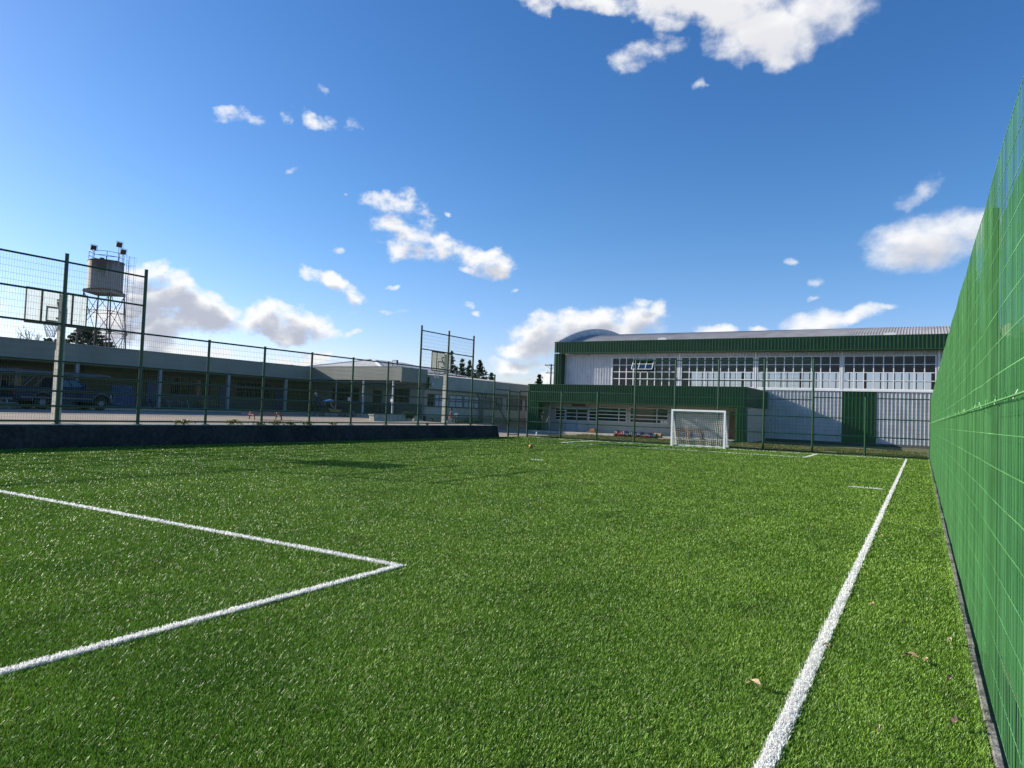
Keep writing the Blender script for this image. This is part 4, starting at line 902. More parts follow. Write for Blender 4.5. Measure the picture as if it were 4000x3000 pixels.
# ------------------------------------------------------------------ picnic tables, board, planter
def picnic(loc, rz, m, m2, label, L=1.8):
    r = thing('picnic_table', loc, label, 'picnic table', 'picnic tables in the yard', rz); 
    x0, y0, z0 = loc
    def V(a, b, c): return (x0 + a, y0 + b, z0 + c)
    for k in range(4): pass
    t = MB()
    for k in range(5): a = -.36 + k * .148; t.box(x0 - L / 2, x0 + L / 2, y0 + a, y0 + a + .14, z0 + .72, z0 + .755)
    t.build('table_top', m, r)
    for s in (-1, 1):
        q = MB()
        for k in range(2): b = s * .68 + (k - 1) * .135 + .065; q.box(x0 - L / 2, x0 + L / 2, y0 + b - .06, y0 + b + .06, z0 + .42, z0 + .455)
        q.build('bench', m, r)
    for e in (-1, 1):
        x = x0 + e * (L / 2 - .3)
        MB().bar((x, y0 - .28, z0 + .72), (x, y0 - .72, z0), .05, .08).bar((x, y0 + .28, z0 + .72), (x, y0 + .72, z0), .05, .08).bar((x + .03 * e, y0 - .76, z0 + .39), (x + .03 * e, y0 + .76, z0 + .39), .04, .06).bar((x, y0, z0 + .42), (x0 + e * .1, y0, z0 + .70), .04, .05).build('leg_frame', m2, r)
    return r
brown = mat('brown_planks', (.24, .10, .05), .7, var=.3, scale=8); whitep = mat('pale_table', (.28, .285, .3), .6); yellow = mat('yellow_table', (.2, .16, .03), .6); darkt = mat('dark_table', (.05, .07, .07), .6); bluet = mat('blue_table', (.015, .025, .08), .5)
t_ = picnic((-29.55, 24.75, cz(-29.5, 24.7)), R(62), brown, brown, 'low brown wooden picnic table standing in the sun in the yard', 1.95); t_.scale = (1, 1, .64)
for a in (((-47.6, 31.6, 1.0), R(80), darkt, whitep, 'picnic table with pale crossed legs beside a corridor pillar', 2.0), ((-47.4, 34.3, 1.0), R(75), yellow, yellow, 'yellow picnic table in the corridor shade', 2.0),
          ((-40.2, 45.0, 1.0), R(5), darkt, darkt, 'dark picnic table under the stepped out block', 2.0), ((-43.9, 18.2, cz(-43, 18)), R(88), whitep, whitep, 'pale picnic table behind the truck tailgate', 1.9),
          ((-47.6, 29.0, 1.0), R(85), bluet, bluet, 'blue picnic table next to the leaning blue board', 1.5)):
    picnic(*a).scale = (1, 1, .8)
bd = thing('painted_board', (-46.8, 27.3, 1.0), 'blue painted board with thin white line drawing, leaning in the corridor', 'board')
MB().prism([(-46.6, 26.5, 1.08), (-46.6, 28.0, 1.06), (-46.95, 27.95, 2.46), (-46.95, 26.45, 2.44)], (-.03, 0, 0)).build('panel', mat('blue_board', (.008, .016, .075), .5), bd)
def onb(s, t): return (-46.597 - .35 * t, 26.5 + 1.5 * s - .05 * t, 1.08 - .02 * s + 1.39 * t + .0)
q = MB()
for st in ([(.05, .93), (.3, .9), (.45, .75), (.6, .9), (.93, .93)], [(.45, .75), (.48, .4), (.35, .12), (.2, .05)], [(.62, .6), (.6, .2)], [(.75, .7), (.7, .45), (.74, .2)], [(.05, .93), (.08, .05), (.95, .04), (.93, .93)]):
    for a, b in zip(st, st[1:]): q.bar(onb(*a), onb(*b), .012, .02)
q.build('white_lines', mat('chalk_line', (.16, .19, .26), .8), bd)
pl = thing('stone_planter', (-29, 34, .8), 'low pale stone planter wall with scrubby weeds at its end, in the yard', 'planter')
st = mat('pale_stone', (.50, .48, .40), .9, var=.3, scale=6, bump=.6, bscale=20, col2=(.36, .33, .26), c2scale=2.5, c2amt=.55)
q = MB(); q.prism([(-29.3, 32.4, .70), (-28.9, 32.4, .70), (-28.95, 32.4, 1.10), (-29.3, 32.4, 1.10)], (-1.9, 5.6, .0)); q.build('stone_wall', st, pl)
MB().prism([(-29.34, 32.35, 1.105), (-28.9, 32.35, 1.105), (-28.9, 32.35, 1.18), (-29.34, 32.35, 1.18)], (-1.9, 5.7, 0)).build('stone_cap', pale_concrete, pl)

# ------------------------------------------------------------------ people
def skin_mesh(name, nodes, edges, root, m, parent, sub=2):
    """grow one continuous surface round a skeleton: nodes {key: ((x,y,z), radius)}"""
    keys = list(nodes); idx = {k: i for i, k in enumerate(keys)}
    me = bpy.data.meshes.new('skeleton'); me.from_pydata([nodes[k][0] for k in keys], [(idx[a], idx[b]) for a, b in edges], [])
    o = bpy.data.objects.new('skeleton', me); C.objects.link(o)
    md = o.modifiers.new('skin', 'SKIN'); md.use_smooth_shade = True
    for i, k in enumerate(keys):
        rr = nodes[k][1]; d = me.skin_vertices[0].data[i]; d.radius = rr if isinstance(rr, tuple) else (rr, rr); d.use_root = (k == root)
    s = o.modifiers.new('sub', 'SUBSURF'); s.levels = sub; s.render_levels = sub
    dg = bpy.context.evaluated_depsgraph_get(); dg.update()
    nm = bpy.data.meshes.new_from_object(o.evaluated_get(dg)); bpy.data.objects.remove(o)
    nm.materials.clear(); nm.materials.append(m); nm.name = name
    return link(name, nm, parent)
skin_m = mat('skin', (.36, .20, .13), .55, var=.05)
def person(loc, rz, label, pose, shirt, trousers, shoe, hair, cap=None, h=1.0, female=False):
    r = thing('person', loc, label, 'person', None, rz); r.scale = (h, h, h)
    p = {k: Vector(v) for k, v in pose.items()}
    fwd = (p['face'] - p['head']).normalized()
    N = {'pel': (p['pel'], (.14, .11)), 'wai': (p['pel'].lerp(p['che'], .5), (.13, .10)), 'che': (p['che'], (.155, .11)), 'nec': (p['nec'], .055), 'chin': (p['nec'].lerp(p['head'], .55) + fwd * .02, .07), 'head': (p['head'], (.078, .095)), 'crown': (p['head'] + (p['head'] - p['nec']).normalized() * .09, (.062, .075))}
    E_ = [('pel', 'wai'), ('wai', 'che'), ('che', 'nec'), ('nec', 'chin'), ('chin', 'head'), ('head', 'crown')]
    for s in 'lr':
        N.update({'sh' + s: (p['sh' + s], .062), 'el' + s: (p['el' + s], .043), 'wr' + s: (p['wr' + s], .029), 'hip' + s: (p['hip' + s], .095), 'kn' + s: (p['kn' + s], .062), 'an' + s: (p['an' + s], .042), 'to' + s: (p['to' + s], .035)})
        hd = (p['wr' + s] - p['el' + s]).normalized(); pm = p['wr' + s] + hd * .07; N['pa' + s] = (pm, (.036, .02))
        E_ += [('che', 'sh' + s), ('sh' + s, 'el' + s), ('el' + s, 'wr' + s), ('wr' + s, 'pa' + s), ('pel', 'hip' + s), ('hip' + s, 'kn' + s), ('kn' + s, 'an' + s), ('an' + s, 'to' + s)]
        side = hd.cross(fwd).normalized() if hd.cross(fwd).length > .1 else Vector((1, 0, 0)); nrm = side.cross(hd)
        for i, (o, l) in enumerate(((-.027, .07), (-.009, .082), (.009, .078), (.027, .06))):
            b = pm + side * o + hd * .03; k1 = b + hd * l * .5 + nrm * .008; k2 = b + hd * l * .85 + nrm * .03
            for j, (q, rr) in enumerate(((b, .0095), (k1, .009), (k2, .0075))): N[f'f{s}{i}{j}'] = (q, rr)
            E_ += [('pa' + s, f'f{s}{i}0'), (f'f{s}{i}0', f'f{s}{i}1'), (f'f{s}{i}1', f'f{s}{i}2')]
        t0 = p['wr' + s] + hd * .04 + side * .035; t1 = t0 + side * .025 + hd * .03 + nrm * .012
        N['ta' + s] = (t0, .012); N['tb' + s] = (t1, .009); E_ += [('pa' + s, 'ta' + s), ('ta' + s, 'tb' + s)]
    nose = p['head'] + fwd * .105 - (p['head'] - p['nec']).normalized() * .01; N['nose'] = (nose, .014); E_.append(('head', 'nose'))
    body = skin_mesh('body', N, E_, 'pel', skin_m, r)
    up = (p['head'] - p['nec']).normalized(); sd = fwd.cross(up).normalized()
    def lump(name, c, rad, m, sc=(1, 1, 1)):
        q = MB().ball((0, 0, 0), rad, 10, 6); q.v = [tuple(c + sd * (a * sc[0]) + fwd * (b * sc[1]) + up * (d * sc[2])) for a, b, d in q.v]
        me = bpy.data.meshes.new(name); me.from_pydata(q.v, [], q.f); me.materials.append(m); me.polygons.foreach_set('use_smooth', [True] * len(me.polygons)); return link(name, me, r)
    eye = mat('eye_dark', (.03, .02, .02), .3)
    for e in (-1, 1): lump('eye', p['head'] + fwd * .088 + sd * .034 * e + up * .012, .011, eye); lump('ear', p['head'] + sd * .084 * e, .025, skin_m, (.4, .8, 1.2))
    lump('mouth', p['head'] + fwd * .092 - up * .055, .018, mat('lips', (.25, .09, .08), .5), (1.2, .4, .35))
    lump('hair', p['head'] + up * .045 - fwd * .025, .108, hair, (.88, .98, .88 if not female else 1.0))
    if female: lump('hair_knot', p['head'] - fwd * .12 + up * .02, .05, hair)
    if cap:
        c = lump('cap', p['head'] + up * .07, .108, cap, (.9, 1.0, .7)); b = lump('cap_peak', p['head'] + up * .06 + fwd * .13, .075, cap, (.95, 1.0, .14))
    def grow(a, d): return {k: (N[k][0], tuple(x + d for x in N[k][1]) if isinstance(N[k][1], tuple) else N[k][1] + d) for k in a}
    S = grow(['pel', 'wai', 'che', 'shl', 'shr'], .022); S['ne2'] = (p['che'].lerp(p['nec'], .75), .075)
    ed = [('pel', 'wai'), ('wai', 'che'), ('che', 'shl'), ('che', 'shr'), ('che', 'ne2')]
    for s in 'lr':
        if cap: S['el' + s] = (p['el' + s], .06); S['wr' + s] = (p['el' + s].lerp(p['wr' + s], .9), .045); ed += [('sh' + s, 'el' + s), ('el' + s, 'wr' + s)]
        else: S['el' + s] = (p['sh' + s].lerp(p['el' + s], .7), .062); ed += [('sh' + s, 'el' + s)]
    S['hem'] = (p['pel'] - (p['che'] - p['pel']).normalized() * .1, (.165, .13)); ed.append(('pel', 'hem'))
    skin_mesh('jacket' if cap else 'shirt', S, ed, 'pel', shirt, r)
    T = grow(['pel', 'hipl', 'hipr', 'knl', 'knr'], .014); ed = [('pel', 'hipl'), ('pel', 'hipr'), ('hipl', 'knl'), ('hipr', 'knr')]
    for s in 'lr': T['an' + s] = (p['an' + s] + Vector((0, 0, .03)), .065); ed.append(('kn' + s, 'an' + s))
    skin_mesh('trousers', T, ed, 'pel', trousers, r)
    for s in 'lr':
        d = (p['to' + s] - p['an' + s]); d.z = 0; d.normalize(); a = p['an' + s]; z = min(a.z, p['to' + s].z)
        skin_mesh('shoe', {'a': (a - d * .05 + Vector((0, 0, -.04)), .05), 'b': (a + d * .08 + Vector((0, 0, -.045)), .05), 'c': (a + d * .18 + Vector((0, 0, -.05)), .038)}, [('a', 'b'), ('b', 'c')], 'a', shoe, r, 1)
    return r
def heading(x, y): return math.atan2(-x, y)
walk = dict(pel=(0, 0, .92), che=(0, .07, 1.25), nec=(0, .13, 1.45), head=(0, .20, 1.58), face=(0, .40, 1.50), shl=(-.18, .09, 1.37), shr=(.18, .09, 1.37), ell=(-.24, -.05, 1.10), elr=(.24, .12, 1.09), wrl=(-.24, .06, .87), wrr=(.22, .33, .93),
            hipl=(-.09, 0, .88), hipr=(.09, 0, .88), knl=(-.10, .14, .48), knr=(.10, -.02, .47), anl=(-.10, .22, .08), anr=(.10, -.22, .11), tol=(-.11, .36, .04), tor=(.11, -.10, .04))
navy = mat('navy_cloth', (.018, .022, .075), .85, var=.2); black_c = mat('black_cloth', (.015, .016, .022), .85); lblue = mat('light_blue_cloth', (.05, .20, .50), .8, var=.12); beige = mat('beige_cap', (.45, .38, .27), .8); maroon = mat('pink_maroon_cloth', (.28, .085, .09), .8, var=.25, scale=14); jean = mat('pale_jeans', (.42, .46, .52), .8)
hair_d = mat('dark_hair', (.02, .013, .01), .6); hair_g = mat('grey_hair', (.25, .24, .23), .7); shoe_m = mat('black_shoe', (.02, .02, .02), .5)
person((-40.05, 38.5, .755), heading(-.69, -.73), 'person in beige cap and navy jacket walking left, looking down', walk, navy, black_c, shoe_m, hair_g, beige, 1.03)
bend = dict(pel=(0, -.12, .93), che=(0, .28, 1.10), nec=(0, .46, 1.12), head=(0, .58, 1.07), face=(0, .66, .90), shl=(-.18, .36, 1.09), shr=(.18, .36, 1.09), ell=(-.22, .42, .80), elr=(.22, .42, .80), wrl=(-.17, .60, .62), wrr=(.17, .60, .62),
            hipl=(-.09, -.12, .88), hipr=(.09, -.12, .88), knl=(-.12, .0, .47), knr=(.12, -.04, .47), anl=(-.12, -.1, .08), anr=(.12, -.14, .08), tol=(-.14, .05, .04), tor=(.14, .01, .04))
person((-39.0, 38.15, .755), heading(.69, .73), 'person in light blue shirt bending far down beside a wheelbarrow', bend, lblue, black_c, shoe_m, hair_d, None, 1.1)
read = dict(pel=(0, 0, .92), che=(0, .02, 1.24), nec=(0, .04, 1.44), head=(0, .07, 1.59), face=(0, .27, 1.56), shl=(-.17, .02, 1.36), shr=(.17, .02, 1.36), ell=(-.21, .04, 1.08), elr=(.21, .06, 1.08), wrl=(-.10, .27, 1.12), wrr=(.12, .30, 1.13),
            hipl=(-.09, 0, .88), hipr=(.09, 0, .88), knl=(-.09, .05, .48), knr=(.10, -.02, .48), anl=(-.09, .03, .08), anr=(.10, -.14, .08), tol=(-.1, .17, .04), tor=(.11, .0, .04))
wz = cz(-30.6, 42.9)
person((-30.7, 42.9, wz), heading(.81, .59), 'person with dark tied hair and pink maroon shirt walking right, holding white paper', read, maroon, jean, shoe_m, hair_d, None, 1.0, True)
pp = thing('paper_sheet', (-30.42, 43.15, wz + 1.2), 'white paper sheet held by the person in the pink maroon shirt', 'paper')
MB().prism([(-30.52, 43.05, wz + 1.12), (-30.30, 43.24, wz + 1.12), (-30.26, 43.28, wz + 1.38), (-30.48, 43.09, wz + 1.38)], (.004, -.004, 0)).build('sheet', mat('paper', (.75, .76, .78), .8), pp)

wb = thing('wheelbarrow', (-37.8, 38.0, .757), 'yellowish wheelbarrow standing between the bending person and the corridor', 'wheelbarrow')
x, y, z = -37.8, 38.0, .757; d = Vector((.69, .73, 0)); s = Vector((.73, -.69, 0)); o = Vector((x, y, z))
def w3(a, b, c): return o + d * a + s * b + Vector((0, 0, c))
q = MB(); t_ = [w3(-.5, -.33, .62), w3(-.5, .33, .62), w3(.55, .3, .50), w3(.55, -.3, .50)]; b_ = [w3(-.3, -.2, .36), w3(-.3, .2, .36), w3(.25, .17, .32), w3(.25, -.17, .32)]
q.quad(*reversed(b_))
for i in range(4): q.quad(b_[i], b_[(i + 1) % 4], t_[(i + 1) % 4], t_[i])
q.build('tray', mat('barrow_tray', (.33, .27, .10), .5, var=.3), wb)
for k in (-1, 1): MB().tube(w3(-1.0, k * .28, .55), w3(.6, k * .08, .2), .018, 6).tube(w3(-.3, k * .2, .36), w3(-.35, k * .22, 0), .015, 6).build('handle', rust_metal, wb)
wc = w3(.66, 0, .19); q = MB(); pts = [wc + d * (.15 * math.cos(t)) + Vector((0, 0, .15 * math.sin(t))) for t in [i * math.pi / 8 for i in range(17)]]; q.path(pts, .04, 6); q.build('wheel', mat('barrow_tyre', (.12, .02, .02), .7), wb)
mh = thing('rubble_heap', (-37.3, 39.3, .755), 'small heap of grey rubble right of the wheelbarrow', 'rubble', 'loose building material')
q = MB()
for k in range(22):
    c = Vector((-37.3 + random.gauss(0, .35), 39.3 + random.gauss(0, .35), .82 + random.random() * .25)); q.ball(c, random.uniform(.06, .16), 6, 4)
q.v = [(a + random.uniform(-.03, .03), b + random.uniform(-.03, .03), max(.74, c + random.uniform(-.03, .03))) for a, b, c in q.v]; q.build('stones', mat('rubble_grey', (.2, .2, .19), .9, var=.4), mh)

# ------------------------------------------------------------------ stuff behind the back fence
tb = thing('tarp_bundle', (-18.4, 50, 0), 'long bundle wrapped in dark blue and red tarpaulin lying by the annex', 'bundle')
def tarp_mat():
    m = bpy.data.materials.new('tarpaulin'); m.use_nodes = True; nt = m.node_tree; N = nt.nodes.new; L = nt.links.new; b = nt.nodes['Principled BSDF']; b.inputs['Roughness'].default_value = .4
    g = N('ShaderNodeNewGeometry'); v = N('ShaderNodeTexNoise'); v.inputs['Scale'].default_value = 1.5; v.inputs['Detail'].default_value = 1; L(g.outputs['Position'], v.inputs['Vector'])
    r = N('ShaderNodeMapRange'); r.inputs[1].default_value = .56; r.inputs[2].default_value = .58; L(v.outputs['Fac'], r.inputs[0])
    mx = N('ShaderNodeMix'); mx.data_type = 'RGBA'; mx.inputs['A'].default_value = (.022, .028, .055, 1); mx.inputs['B'].default_value = (.22, .03, .03, 1); L(r.outputs[0], mx.inputs['Factor']); L(mx.outputs['Result'], b.inputs['Base Color']); return m
q = MB(); nx, na = 46, 16; x0, x1 = -20.2, -16.9
for i in range(nx + 1):
    x = x0 + (x1 - x0) * i / nx; hgt = .46 - .1 * (i / nx) + .04 * math.sin(i * .7)
    for k in range(na):
        t = 2 * math.pi * k / na; fold = 1 + .035 * math.sin(i * 1.3 + k * 2.1) + .025 * math.sin(i * 2.9 - k)
        q.v.append((x + .03 * math.sin(k * 3), 50 + .38 * math.cos(t) * fold, max(.02, hgt / 2 + hgt * .55 * math.sin(t) * fold)))
for i in range(nx):
    for k in range(na): k2 = (k + 1) % na; q.f.append((i * na + k, i * na + k2, (i + 1) * na + k2, (i + 1) * na + k))
q.f.append(tuple(range(na))); q.f.append(tuple(nx * na + k for k in reversed(range(na)))); q.build('wrapping', tarp_mat(), tb)
MB().tube((-17.1, 50, .23), (-16.55, 50.0, .22), .22, 16).build('cardboard_core', mat('cardboard', (.27, .18, .10), .85, var=.2), tb)
wtb = thing('wooden_bench_stack', (-14.7, 50.8, 0), 'old brown wooden table with planks on top behind the goal net', 'table')
for k in range(5): MB().box(-15.9 + random.uniform(-.1, .1), -13.55 + random.uniform(-.15, .1), 50.4 + k * .16, 50.54 + k * .16, .74, .80).build('plank', wood, wtb)
MB().box(-15.75, -13.7, 50.45, 50.5, .60, .735).build('apron', wood, wtb)
for x in (-15.1, -14.7, -13.85, -15.7):
    MB().box(x, x + .10, 50.42, 50.52, -.02, .60).box(x, x + .1, 51.05, 51.15, -.02, .60).build('leg', wood, wtb)
for k, (a, b, c) in enumerate(((-15.6, -14.4, .84), (-15.2, -13.9, .88), (-15.4, -14.6, .93))): MB().box(a, b, 50.5 + k * .12, 50.7 + k * .12, .805 + .045 * k, .845 + .045 * k).build('plank', wood, wtb)
for k, (x, y, l, a) in enumerate(((-14.8, 49.4, 1.8, .1), (-14.2, 49.8, 1.5, -.15), (-13.2, 49.7, 1.2, .05), (-15.9, 49.3, 1.3, -.05))):
    p = thing('loose_plank', (x, y, .05), ('longest pale plank lying flat under the wooden table', 'second pale plank lying askew behind the goal net', 'short pale plank on the ground right of the table', 'short pale plank on the ground left of the table')[k], 'plank', 'planks on the verge')
    MB().bar((x - l / 2 * math.cos(a), y - l / 2 * math.sin(a), .09), (x + l / 2 * math.cos(a), y + l / 2 * math.sin(a), .07), .2, .05).build('board', mat('pale_plank', (.38, .32, .25), .8, var=.25, scale=8), p)
ob = mat('orange_wood', (.33, .15, .055), .7, var=.2, scale=9)
for k, (x0, x1, z0, z1, lab) in enumerate(((-23.75, -23.0, .135, .29, 'brown wooden crate on the porch step by the door, lower one'), (-23.48, -23.08, .295, .46, 'orange wooden crate on top of the brown one by the annex door'))):
    c = thing('wooden_crate', ((x0 + x1) / 2, 52.7, z0), lab, 'crate', 'crates by the annex door')
    for j in range(2):
        h = (z1 - z0) / 2; MB().box(x0, x1, 52.52 + .0, 52.54, z0 + j * h + .004, z0 + (j + 1) * h - .006).box(x0, x1, 52.88, 52.9, z0 + j * h + .004, z0 + (j + 1) * h - .006).box(x0, x0 + .02, 52.541, 52.879, z0 + j * h + .004, z0 + (j + 1) * h - .006).box(x1 - .02, x1, 52.541, 52.879, z0 + j * h + .004, z0 + (j + 1) * h - .006).build('slat', ob if k else wood, c)
    MB().box(x0 + .02, x1 - .02, 52.545, 52.875, z1 - .03, z1 - .01).build('lid', ob if k else wood, c)
rp_ = thing('metal_trestle', (-27.1, 51.3, 0), 'dark folded metal trestle leaning in the annex porch corner', 'trestle')
q = MB().tube((-27.5, 51.3, .14), (-27.35, 51.6, 1.75), .02, 6).tube((-27.0, 51.2, .14), (-27.55, 51.5, 1.6), .02, 6).tube((-26.6, 51.3, .14), (-27.15, 51.4, 1.15), .02, 6).tube((-27.2, 51.3, .14), (-26.7, 51.4, 1.4), .02, 6).tube((-26.9, 51.3, .14), (-26.95, 51.5, 1.1), .02, 6); q.build('frame', black_metal, rp_)
MB().tube((-27.4, 51.35, .7), (-26.8, 51.32, .72), .018, 6).tube((-27.3, 51.4, 1.1), (-26.95, 51.4, 1.08), .018, 6).build('crossbar', black_metal, rp_)
wp = thing('marker_post', (-23.28, 43, 0), 'short white marker post in the grass beyond the corner gate', 'post'); MB().tube((-23.28, 43, -.05), (-23.28, 43, .25), .05, 10).lathe((-23.28, 43, .25), [(.05, 0), (.03, .03), (.005, .04)], 10).build('stake', white_paint, wp)
for (p, q_, lab) in (((-31.2, 39.2, 1.0), (-31.0, 41.6, .35), 'pale sloping kerb left of the yard ramp, ending in the hedge'), ((-29.6, 41.0, .82), (-28.9, 44.6, .2), 'pale sloping kerb right of the walking person on the ramp')):
    r = thing('ramp_kerb', ((p[0] + q_[0]) / 2, (p[1] + q_[1]) / 2, .3), lab, 'kerb', 'kerbs of the yard ramp')
    MB().prism([(p[0], p[1], p[2]), (q_[0], q_[1], q_[2]), (q_[0], q_[1], q_[2] - .6), (p[0], p[1], p[2] - .6)], (-.18, 0, 0)).build('kerb_body', concrete, r)

# ------------------------------------------------------------------ plants and trees
def leaf_cloud(name, centres, per, size, m, parent, flat=0):
    """leaf-sized faces scattered round many small clump centres (x, y, z, radius)"""
    V = []; base = parent.location
    for (x, y, z, r) in centres:
        n = max(3, int(per * r ** 2)); d = rng.normal(0, 1, (n, 3)); d /= np.linalg.norm(d, axis=1)[:, None]; d *= r * rng.uniform(.35, 1.05, (n, 1)); d[:, 2] *= (1 - flat)
        c = np.array([x - base.x, y - base.y, z - base.z]) + d
        a = rng.normal(0, 1, (n, 3)); a /= np.linalg.norm(a, axis=1)[:, None]; b = rng.normal(0, 1, (n, 3)); b -= a * (a * b).sum(1)[:, None]; b /= np.linalg.norm(b, axis=1)[:, None]
        s = size * rng.uniform(.6, 1.4, (n, 1)); V.append(np.stack([c - a * s, c + b * s * .45, c + a * s, c - b * s * .45], 1).reshape(-1, 3))
    return from_np(name, np.concatenate(V), 4, m, parent)
needle = leaf_mat('dark_needles', (.014, .034, .012), (.028, .05, .016), .2, .6, .45, .1, .6)
cedar_m = leaf_mat('cedar_needles', (.035, .058, .022), (.075, .085, .028), .2, .6, .4, .15, .5)
weed_m = leaf_mat('weed_leaves', (.13, .17, .025), (.20, .20, .05), .3, .5, .35, .3, 4)
hedge_m = leaf_mat('hedge_leaves', (.022, .05, .014), (.045, .075, .02), .3, .5, .4, .2, 2)
bark = mat('bark', (.07, .055, .045), .9, var=.3, scale=5)
def conifer(x, y, base, h, rad, label, tiers=13, ragged=.25, group='dark conifers beyond the classroom wing'):
    t = thing('conifer_tree', (x, y, base), label, 'tree', group)
    MB().tube((x, y, base), (x, y, base + h), .22, 8, .03).build('trunk', bark, t)
    cs = []; lim = MB()
    for k in range(tiers):
        f = k / (tiers - 1); z = base + h * (.16 + .84 * f); rr = rad * (1 - f ** 1.4) * random.uniform(1 - ragged, 1 + ragged) + .12; nb = int(11 - 5 * f)
        for j in range(nb):
            a = j * 2 * math.pi / nb + k * 1.1 + random.uniform(-.3, .3); L_ = rr * random.uniform(.7, 1.1)
            e = Vector((x + L_ * math.cos(a), y + L_ * math.sin(a), z + .18 * L_ + random.uniform(-.25, .3))); lim.tube((x, y, z), e, .05 * (1 - f) + .015, 4, .008, cap=False)
            for s in (.25, .45, .65, .82, 1.0): c = Vector((x, y, z)).lerp(e, s); cs.append((c.x + random.gauss(0, .08), c.y, c.z + random.gauss(0, .1), (.28 + .34 * (1 - f)) * random.uniform(.6, 1.25) * (1.15 - .35 * s)))
    cs.append((x, y, base + h - .05, .2)); lim.build('branch', bark, t)
    leaf_cloud('crown', cs, 150, .15, needle, t, .2)
Yc = 110
for u, h, rad, lab, dz in ((-76.4, 11.0, 2.2, 'slim pointed conifer left of the tall hoop post above the wing roof', 0), (-74.7, 10.6, 2.1, 'second slim conifer next to the fence post above the wing roof', 0), (-72.3, 10.8, 3.6, 'broad rounded dark conifer, largest above the wing roof', 0),
                           (-69.6, 8.3, 2.2, 'low dark conifer rightmost of those above the wing roof', 0), (-79.0, 12.6, 2.0, 'tall conifer behind the farther clear backboard', 0), (-77.8, 9.4, 2.2, 'low bushy conifer beside the farther backboard', 0), (-59.4, 8.1, 1.9, 'small lone conifer left of the utility pole by the gym', 0)):
    conifer(u, Yc, 0, h, rad, lab, 15 if rad > 2.5 else 12, .3)
cd = thing('cedar_tree', (-110, 58, 0), 'wide flat-tiered cedar tree behind the parapet under the water tower', 'tree')
MB().tube((-110, 58, 0), (-110, 58, 11.5), .45, 8, .08).build('trunk', bark, cd)
cs = []; lim = MB()
for k in range(11):
    z = 6.4 + k * .53; rr = 4.6 * (1 - (k / 11) ** 1.5) + .4
    for j in range(9):
        a = j * .7 + k * 1.9 + random.uniform(-.2, .2); L_ = rr * random.uniform(.65, 1.1); e = Vector((-110 + L_ * math.cos(a), 58 + L_ * math.sin(a), z + .12 * L_)); lim.tube((-110, 58, z - .25), e, .1, 4, .02, cap=False)
        for s in (.5, .7, .85, 1): c = Vector((-110, 58, z - .1)).lerp(e, s); cs.append((c.x, c.y, c.z, random.uniform(.35, .62)))
lim.build('branch', bark, cd); leaf_cloud('crown', cs, 190, .17, cedar_m, cd, .68)
cd2 = thing('cedar_tree', (-110, 52.9, 0), 'small cedar crown just left of the concrete hoop pole', 'tree')
MB().tube((-110, 52.9, 0), (-110, 52.9, 9.5), .3, 8, .05).build('trunk', bark, cd2)
cs = [(-110 + random.gauss(0, .9), 52.9 + random.gauss(0, .9), random.uniform(7.5, 9.7), random.uniform(.3, .6)) for k in range(40)]; leaf_cloud('crown', cs, 190, .17, cedar_m, cd2, .5)
bt = thing('bare_tree', (-110, 50.4, 0), 'bare leafless tree rising above the grey parapet on the left', 'tree')
tw = MB()
def branch(p, d, l, r, n):
    q = p + d * l; tw.tube(p, q, r, 5, r * .7, cap=False)
    if n:
        for k in range(3 if n > 2 else 2): dd = (d + Vector((random.gauss(0, .32), random.gauss(0, .32), random.uniform(0, .3)))).normalized(); branch(q, dd, l * random.uniform(.6, .85), r * .62, n - 1)
branch(Vector((-110, 50.4, 0)), Vector((0, 0, 1)), 6.6, .16, 0); branch(Vector((-110, 50.4, 6.6)), Vector((.05, -.1, 1)).normalized(), 1.6, .10, 4); branch(Vector((-110, 50.4, 6.4)), Vector((0, .25, 1)).normalized(), 1.5, .08, 4); branch(Vector((-110, 50.4, 6.2)), Vector((0, -.35, 1)).normalized(), 1.5, .08, 4)
tw.build('branches', bark, bt)
for k, (y, sc_) in enumerate(((15.5, 1.0), (17.7, 1.25), (18.9, .6), (19.85, 1.1), (20.45, .8), (21.45, 1.0), (22.9, .6), (29.9, .6))):
    lab = ('weed tuft on the wall coping beside the third fence bay', 'large yellow green weed clump on the coping left of the brown picnic table', 'tiny weed on the wall coping, just right of the large clump', 'weed clump on the coping below the brown picnic table', 'small weed on the coping right of the picnic table', 'weed clump at the foot of the fence post below the capped person', 'low weed on the coping below the wheelbarrow', 'farthest weed on the coping, by the second hoop')[k]
    y *= 1.014; t = thing('weed', (-23.23, y, .735), lab, 'weed', 'weeds on the wall coping'); 
    cs = [(-23.23 + random.gauss(0, .035), y + random.gauss(0, .2 * sc_), .763 + random.random() * .1 * sc_, .07) for _ in range(int(26 * sc_))]; leaf_cloud('foliage', cs, 2600, .03, weed_m, t)
    q = MB()
    for c in cs[:8]: q.tube((c[0], c[1], .735), (c[0] + .01, c[1] + .02, c[2] + .04), .004, 4)
    q.build('stem', mat('weed_stem', (.2, .18, .07), .8), t)
def shrub(x0, x1, y0, y1, z, h, n, lab, name='hedge', cat='hedge'):
    t = thing(name, ((x0 + x1) / 2, (y0 + y1) / 2, z), lab, cat); q = MB(); cs = []
    for k in range(n):
        x, y = random.uniform(x0, x1), random.uniform(y0, y1); hh = h * random.uniform(.5, 1); q.tube((x, y, z - .1), (x, y, z + hh), .015, 4); cs.append((x, y, z + hh * random.uniform(.5, 1), .22)); cs.append((x, y, z + hh * .4, .22))
    q.build('stem', bark, t); leaf_cloud('foliage', cs, 700, .07, hedge_m, t)
shrub(-31.6, -30.4, 41.5, 46.5, .0, .95, 40, 'clipped dark hedge below the wing windows, left of the walking person')
